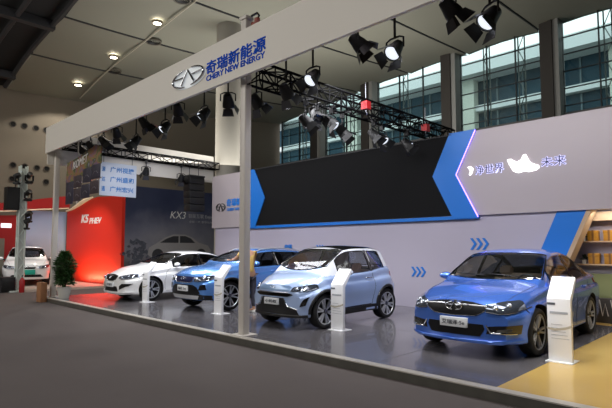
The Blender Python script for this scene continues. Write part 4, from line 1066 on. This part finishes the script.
# white lattice tower with lamps
WT = mat('tower_white', (205, 214, 208), .4)
tw = thing('lighting_tower', 'white lattice tower carrying black lamps in front of the red booth', 'tower', (-20.52, 5.62, 0))
bm = bmesh.new()
for dx in (-.11, .11):
    for dy in (-.11, .11): tube(bm, [(dx, dy, 0), (dx, dy, 4.7)], .032, 8)
obj('chord', bm, WT, tw, smooth=60)
bm = bmesh.new()
for k in range(14):
    z0, z1 = .1 + k * .32, .1 + (k + 1) * .32
    for a, b in (((-.11, -.11), (.11, -.11)), ((.11, -.11), (.11, .11)), ((.11, .11), (-.11, .11)), ((-.11, .11), (-.11, -.11))):
        if k % 2: a, b = b, a
        tube(bm, [(a[0], a[1], z0), (b[0], b[1], z1)], .020, 5)
obj('lattice', bm, WT, tw)
boxo('base', (-.4, .4, -.4, .4, 0, .05), WT, tw)
boxo('cladding', (-.08, .08, -.08, .08, .05, 4.6), mat('tower_skin', (190, 196, 190), .5), tw)
mh = None
for i, (dy, z) in enumerate([(.12, 4.08), (.10, 3.42), (.14, 2.62), (-.30, 4.02), (.10, 2.35)]):
    lab = ['topmost black moving lamp on the white tower, right side', 'black moving lamp halfway up the white tower', 'black moving lamp low on the white tower beside the emblem', 'black moving lamp on the left side of the tower top', 'lowest black moving lamp on the white tower'][i]
    if mh is None:
        t = thing('moving_lamp', lab, 'stage light', (0, 0, 0), 0, 'moving lamps on the tower')
        bm = bmesh.new(); box(bm, -.10, .10, -.12, .12, -.06, .02); bmesh.ops.bevel(bm, geom=bm.edges[:], offset=.02, segments=2, affect='EDGES'); obj('base', bm, BODY, t)
        bm = bmesh.new(); tube(bm, [(0, -.13, .26), (0, -.13, .06), (0, 0, .02), (0, .13, .06), (0, .13, .26)], .035, 8); obj('yoke', bm, BODY, t, smooth=50)
        bm = bmesh.new(); lathe(bm, [(.03, -.12), (.09, -.10), (.10, .05), (.085, .12), (.0005, .10)], 16, Matrix.Translation((0, 0, .26)) @ Matrix.Rotation(1.1, 4, 'Y')); obj('head', bm, BODY, t, smooth=50); mh = t
    else: t = copy_tree(mh); t['label'] = lab
    t.location = (-20.26, 5.64 + dy, z); t.rotation_euler = (0, 0, .3 * i)
t = thing('hanging_speaker', 'black boxy speaker hung on the left side of the white tower', 'speaker', (-20.55, 5.28, 3.02))
boxo('cabinet', (-.2, .2, -.22, .22, 0, .85), BODY, t, bevel=.02)
boxo('grille', (.19, .205, -.19, .19, .04, .81), mat('speaker_grille', (30, 30, 32), .8), t)
bm = bmesh.new(); tube(bm, [(0, .1, .85), (0, .1, 1.1), (0, .4, 1.1)], .02, 6); obj('bracket', bm, DARKM, t)
t = thing('flight_case', 'small black case on the floor left of the white tower', 'case', (-20.45, 5.18, 0))
boxo('case_body', (-.25, .25, -.22, .22, .02, .55), BODY, t, bevel=.01)
for a in (-.25, .25):
    for b in (-.22, .22): bm = bmesh.new(); tube(bm, [(a, b, .0), (a, b, .56)], .02, 6); obj('corner_trim', bm, DCHROME, t)
t = thing('fire_extinguisher', 'small red canister standing beside the foot of the white tower', 'extinguisher', (-19.9, 5.55, 0))
bm = bmesh.new(); lathe(bm, [(.08, 0), (.09, .02), (.09, .42), (.05, .50), (.03, .54), (.0005, .55)], 16); obj('cylinder', bm, REDD, t, smooth=40)
bm = bmesh.new(); tube(bm, [(0, 0, .54), (0, 0, .60), (.08, 0, .62)], .018, 6); obj('valve', bm, BODY, t)

# potted plant
t = thing('potted_plant', 'tall bushy green plant in a pale pot at the left corner of the platform', 'plant', (-15.38, 5.42, ZD))
bm = bmesh.new(); lathe(bm, [(.13, 0), (.14, .02), (.19, .30), (.205, .31), (.205, .34), (.18, .34), (.17, .28), (.0005, .27)], 28); obj('pot', bm, mat('pot_pale', (196, 194, 186), .5), t, smooth=40)
bm = bmesh.new()
for k in range(9):
    a = k * 2.4; rr = .04 + .02 * (k % 3); tube(bm, [(.03 * math.cos(a), .03 * math.sin(a), .25), (rr * 1.5 * math.cos(a), rr * 1.5 * math.sin(a), .7), (rr * 3 * math.cos(a), rr * 3 * math.sin(a), 1.05 + .03 * (k % 4))], [.012, .01, .005], 5)
obj('stem', bm, mat('stem_brown', (66, 52, 34), .7), t)
bm = bmesh.new()
for k in range(1500):
    h = random.random(); z = .38 + .98 * h; rmax = .255 * (1 + .25 * math.sin(9 * h + 2)) * math.sin(PI * (.22 + .72 * h)) ** .8; a = random.uniform(0, 6.283); r = rmax * random.random() ** .5
    p = Vector((r * math.cos(a), r * math.sin(a), z)); d = Vector((math.cos(a), math.sin(a), random.uniform(-.5, .8)))
    leaf(bm, p, d, Vector((random.uniform(-.4, .4), random.uniform(-.4, .4), 1)), random.uniform(.10, .16), random.uniform(.026, .042))
obj('foliage', bm, LEAF, t)

# ---------------------------------------------------------------- show cars
make_car('deep blue sedan parked at the right end of the platform beside the yellow floor', (-3.36, 7.15 - .80, ZD + .003), 0, sedan(BLUE, RIMD, '艾瑞泽·5e'))
make_car('ice blue two-door microcar with a black roof in the middle of the platform', (-6.93, 6.78 - .63, ZD + .003), 0, minicar())
make_car('sky blue compact SUV with roof rails behind the middle pole', (-10.36, 7.12 - .76, ZD + .003), 0, suv(BLUEL))
make_car('white sedan at the left end of the platform in front of the dark poster', (-13.70, 6.87 - .80, ZD + .003), 0, sedan(WHITE, RIMS, '艾瑞泽', **WHITE_FACE))
TP = mat('plate_teal', (30, 160, 140), .5)
DK = paint('paint_dark', (34, 36, 44), .5)
make_car('white car with a teal number plate at the red booth', (-21.85, 6.24, .08), math.radians(74), suv(WHITE, plate_text='', plate=(.62, .19, .56), plate_mat=TP, zk=1.0, rails=None, cladding=None,
    face=[('lower_grille', [(-.60, .36), (.60, .36), (.50, .46), (-.50, .46)], MESHM, .008), ('upper_grille', [(-.34, .76), (.34, .76), (.28, .69), (-.28, .69)], MESHM, .008)], face_lines=[]))
make_car('dark car half out of view at the far left of the red booth', (-21.6, 4.2, 0), math.radians(84), sedan(DK, RIMS, ''))

# ---------------------------------------------------------------- information stands
STW = mat('stand_white', (246, 246, 248), .35)
SGR = mat('stand_grey_print', (176, 178, 184), .5)
base = None
for x, y, lab in [(-2.19, 6.98, 'white bent information stand by the front wheel of the deep blue sedan'), (-5.89, 6.82, 'white bent information stand by the front wheel of the ice blue microcar'), (-9.28, 6.62, 'white bent information stand before the front wheel of the sky blue SUV'), (-12.66, 6.60, 'white bent information stand before the front wheel of the white sedan')]:
    if base is None:
        t = thing('information_stand', lab, 'info stand', (0, 0, 0), 0, 'information stands')
        bm = bmesh.new(); prof = [(-.03, 0), (.03, 0), (.03, .78), (.25, 1.07), (.205, 1.10), (-.03, .82)]
        Mx = Matrix(((0, 0, 1, 0), (1, 0, 0, 0), (0, 1, 0, 0), (0, 0, 0, 1)))
        prism(bm, prof, -.145, .145, Mx); obj('panel', bm, STW, t, bevel=.006, smooth=40)
        boxo('base', (-.165, .165, -.10, .20, 0, .012), STW, t, bevel=.003)
        bm = bmesh.new()
        for k in range(5): box(bm, -.10, .12 - .02 * k, -.0335, -.0315, .30 + .045 * k, .306 + .045 * k)
        obj('printed_text', bm, SGR, t)
        bm = bmesh.new(); box(bm, -.11, .11, -.0335, -.0315, .62, .65); obj('printed_heading', bm, SGR, t)
        bm = bmesh.new(); prism(bm, [(-.155, .42), (-.05, .40), (.08, .43), (.155, .46), (.155, .49), (.08, .458), (-.05, .43), (-.155, .445)], .0315, .0335, frame(0, 0, 0)); obj('printed_band', bm, mat('band_beige', (190, 182, 166), .5), t)
        bm = bmesh.new(); box(bm, -.14, -.04, -.034, -.031, .735, .765); obj('small_logo', bm, mat('logo_grey', (110, 112, 118), .4, .4), t)
        base = t
    else: t = copy_tree(base); t['label'] = lab
    t.location = (x, y, ZD)

# ---------------------------------------------------------------- person beside the SUV
SKIN = mat('skin', (196, 150, 122), .55)
def skinned(name, joints, edges, material, parent=None, sub=2):
    me = bpy.data.meshes.new(name); me.from_pydata([j[:3] for j in joints], edges, []); o = bpy.data.objects.new(name, me); COL.objects.link(o)
    m = o.modifiers.new('s', 'SKIN'); sv = me.skin_vertices[0].data if me.skin_vertices else None
    if sv is None:
        return o
    for v, j in zip(sv, joints): v.radius = (j[3], j[4] if len(j) > 4 else j[3])
    sv[0].use_root = True
    m2 = o.modifiers.new('b', 'SUBSURF'); m2.levels = sub; m2.render_levels = sub
    bpy.context.view_layer.update()
    me2 = bpy.data.meshes.new_from_object(o.evaluated_get(bpy.context.evaluated_depsgraph_get())); bpy.data.objects.remove(o)
    me2.name = name; r = link(name, me2, material, parent); me2.shade_smooth(); return r
pr = thing('person', 'person in a yellow top and dark patterned trousers leaning to the SUV behind the pole', 'person', (-8.94, 7.22, ZD))
J = [(0, 0, .90, .13, .10), (0, 0, 1.05, .12, .09), (-.03, 0, 1.22, .15, .10), (-.06, 0, 1.36, .13, .08), (-.08, 0, 1.44, .05), (-.10, -.01, 1.50, .05),
     (-.06, .17, 1.37, .055), (-.14, .25, 1.13, .042), (-.30, .14, .98, .032), (-.06, -.17, 1.37, .055), (-.27, -.20, 1.22, .042), (-.50, -.12, 1.20, .030),
     (0, .09, .84, .09), (.02, .11, .48, .06), (.05, .12, .08, .042), (-.12, .12, .03, .035), (0, -.09, .84, .09), (-.02, -.11, .48, .06), (.0, -.12, .08, .042), (-.17, -.12, .03, .035)]
Eg = [(0, 1), (1, 2), (2, 3), (3, 4), (4, 5), (3, 6), (6, 7), (7, 8), (3, 9), (9, 10), (10, 11), (0, 12), (12, 13), (13, 14), (14, 15), (0, 16), (16, 17), (17, 18), (18, 19)]
bd = skinned('body', J, Eg, SKIN, pr)
TOP = mat('yellow_top', (206, 172, 96), .8); TROU = mat('patterned_trousers', (52, 50, 62), .8, noise=.8, nscale=26)
skinned('top', [(0, 0, .88, .15, .115), (0, 0, 1.05, .135, .105), (-.03, 0, 1.22, .165, .115), (-.06, 0, 1.36, .145, .09), (-.075, 0, 1.41, .07), (-.06, .17, 1.37, .07), (-.10, .22, 1.25, .062), (-.06, -.17, 1.37, .07), (-.17, -.19, 1.29, .06)], [(0, 1), (1, 2), (2, 3), (3, 4), (3, 5), (5, 6), (3, 7), (7, 8)], TOP, pr)
skinned('trousers', [(0, 0, .93, .14, .115), (0, .09, .82, .105), (.02, .11, .48, .078), (.05, .12, .12, .062), (0, -.09, .82, .105), (-.02, -.11, .48, .078), (0, -.12, .12, .062)], [(0, 1), (1, 2), (2, 3), (0, 4), (4, 5), (5, 6)], TROU, pr)
bm = bmesh.new(); bmesh.ops.create_icosphere(bm, subdivisions=3, radius=1)
for v in bm.verts:
    c = v.co; jaw = .78 if c.z < -.2 else 1.0
    v.co = Vector((-.135 + c.x * .095 * (jaw if c.x > 0 else 1), -.01 + c.y * .075 * jaw, 1.60 + c.z * .118))
    if c.x < -.8 and abs(c.y) < .25 and -.25 < c.z < .15: v.co.x -= .018
hdm = obj('head', bm, SKIN, bd, smooth=60)
for sy in (-1, 1):
    bm = bmesh.new(); bmesh.ops.create_icosphere(bm, subdivisions=2, radius=.012, matrix=Matrix.Translation((-.222, -.01 + sy * .03, 1.61))); obj('eye', bm, BLACKP, hdm)
    bm = bmesh.new(); bmesh.ops.create_icosphere(bm, subdivisions=2, radius=.025, matrix=Matrix.Translation((-.125, -.01 + sy * .078, 1.595)) @ Matrix.Diagonal((.8, .4, 1.3, 1))); obj('ear', bm, SKIN, hdm)
bm = bmesh.new(); tube(bm, [(-.222, -.03, 1.548), (-.228, -.01, 1.546), (-.222, .01, 1.548)], .006, 6); obj('mouth', bm, mat('lips', (150, 80, 76), .5), hdm)
bm = bmesh.new(); bmesh.ops.create_icosphere(bm, subdivisions=3, radius=1)
dele = [v for v in bm.verts if v.co.x < -.45 and v.co.z < .45 or v.co.z < -.75]
bmesh.ops.delete(bm, geom=dele, context='VERTS')
for v in bm.verts: v.co = Vector((-.125 + v.co.x * .108, -.01 + v.co.y * .09, 1.615 + v.co.z * .125))
obj('hair', bm, mat('hair_black', (22, 18, 17), .6), pr, smooth=60)
for (hx, hy, hz, dx, dy, dz) in [(-.53, -.11, 1.20, -1, .15, -.1), (-.33, .12, .95, -.6, -.2, -.75)]:
    d = Vector((dx, dy, dz)).normalized(); s_ = Vector((0, 1, 0)); s_ = (s_ - d * s_.dot(d)).normalized(); n_ = d.cross(s_); o_ = Vector((hx, hy, hz)); jj = [(*o_, .026, .018), (*(o_ + d * .07), .036, .018)]; ee = [(0, 1)]
    for k, (w, l) in enumerate([(-.03, .065), (-.01, .078), (.01, .072), (.03, .055)]):
        b0 = o_ + d * .085 + s_ * w; i0 = len(jj); jj += [(*b0, .0095), (*(b0 + d * l * .55 - n_ * .008), .0085), (*(b0 + d * l * .95 - n_ * .028), .007)]; ee += [(1, i0), (i0, i0 + 1), (i0 + 1, i0 + 2)]
    b0 = o_ + d * .03 + s_ * -.035; i0 = len(jj); jj += [(*b0, .011), (*(b0 + d * .03 - s_ * .025), .010), (*(b0 + d * .06 - s_ * .03), .008)]; ee += [(0, i0), (i0, i0 + 1), (i0 + 1, i0 + 2)]
    skinned('hand', jj, ee, SKIN, bd, 1)
for sy, xo in ((1, .05), (-1, 0)):
    bm = bmesh.new(); box(bm, xo - .20, xo + .05, sy * .12 - .045, sy * .12 + .045, 0, .075)
    for v in bm.verts:
        if v.co.x < xo - .1 and v.co.z > .05: v.co.z = .045
    bmesh.ops.bevel(bm, geom=bm.edges[:], offset=.015, segments=2, affect='EDGES'); obj('shoe', bm, mat('shoe_white', (220, 218, 214), .5), pr, smooth=50)

# ---------------------------------------------------------------- light
w = bpy.data.worlds.new('world'); scn.world = w; w.use_nodes = True; bg = w.node_tree.nodes['Background']
bg.inputs[0].default_value = (.96, .985, 1.0, 1); bg.inputs[1].default_value = 1.9
def area(x, y, z, sx, sy, e, tgt, col=(1, 1, 1), name='hall_fill'):
    L = bpy.data.lights.new(name, 'AREA'); L.shape = 'RECTANGLE'; L.size = sx; L.size_y = sy; L.energy = e; L.color = col
    o = bpy.data.objects.new(name, L); COL.objects.link(o); o.location = (x, y, z)
    o.rotation_euler = (Vector(tgt) - Vector((x, y, z))).to_track_quat('-Z', 'Y').to_euler(); return o
def spot(x, y, z, tgt, e, size=60, col=(.93, .96, 1.0), soft=.12):
    L = bpy.data.lights.new('stage_spot', 'SPOT'); L.energy = e; L.spot_size = math.radians(size); L.spot_blend = .6; L.shadow_soft_size = soft; L.color = col
    o = bpy.data.objects.new('stage_spot', L); COL.objects.link(o); o.location = (x, y, z)
    o.rotation_euler = (Vector(tgt) - Vector((x, y, z))).to_track_quat('-Z', 'Y').to_euler(); return o
area(-6, -6, 10.8, 12, 7, 1300, (-8, 4, 0), (1, .97, .93))  # this and the next: added fill panels, out of view, lifting the hall
area(-19, -6, 9.6, 10, 7, 900, (-20, 4, 0), (1, .96, .90))
area(-15, 14.5, 5.0, 12, 4, 750, (-14, 14, 12), (1, .97, .92), 'ceiling_fill')  # added fill aimed upward to brighten the ceiling, no fitting behind it
for x, y, tx, ty, e in [(-2.5, 5.7, -3.0, 7.6, 260), (-3.9, 5.7, -3.6, 8.5, 260), (-5.5, 5.7, -6.6, 7.6, 230), (-6.1, 5.7, -7.2, 8.5, 230), (-8.7, 5.7, -10, 7.6, 230), (-10.3, 5.7, -10.6, 8.6, 230), (-11.7, 5.7, -13.4, 7.8, 260), (-12.5, 5.7, -14, 8.8, 230)]:
    spot(x, y, 4.0, (tx, ty, .5), e)
for x in (-3.0, -6.5, -10.0, -13.5): area(x, 7.2, 4.9, 2.4, 1.6, 115, (x, 9.2, 0), (.95, .95, 1.0), 'stage_fill')  # added large soft fill over the cars, separate from the lanterns
spot(-1.0, 5.9, 4.4, (-1.3, 7.5, 0), 260, 70, (1, .95, .85))
spot(-10.2, 5.6, 4.3, (-11.2, 3.9, 0), 70, 50)
area(-22.6, 8.95, .16, 2.6, .15, 45, (-22.7, 9.6, 2.2), (1, .80, .45), 'wall_uplight')
area(-4.2, 5.4, 6.0, 3, .3, 30, (-4.2, 10.7, 3.3), (1, .9, .95), 'header_wash')
area(-.6, 10.95, 2.30, 5, .15, 42, (-.6, 11.5, 1.2), (1, .93, .88), 'shelf_fill')  # added fill to brighten the dark shelf recess, no fitting modelled
spot(-21.5, 7.2, 4.5, (-23.2, 9.2, .6), 260, 80, (1, .9, .8)); spot(-21, 5, 4.6, (-22.2, 6.4, .6), 200, 70)
scn.view_settings.view_transform = 'Standard'; scn.view_settings.look = 'None'; scn.view_settings.exposure = 0.10
scn.cycles.use_denoising = True
scn.cycles.max_bounces = 6; scn.cycles.transparent_max_bounces = 12
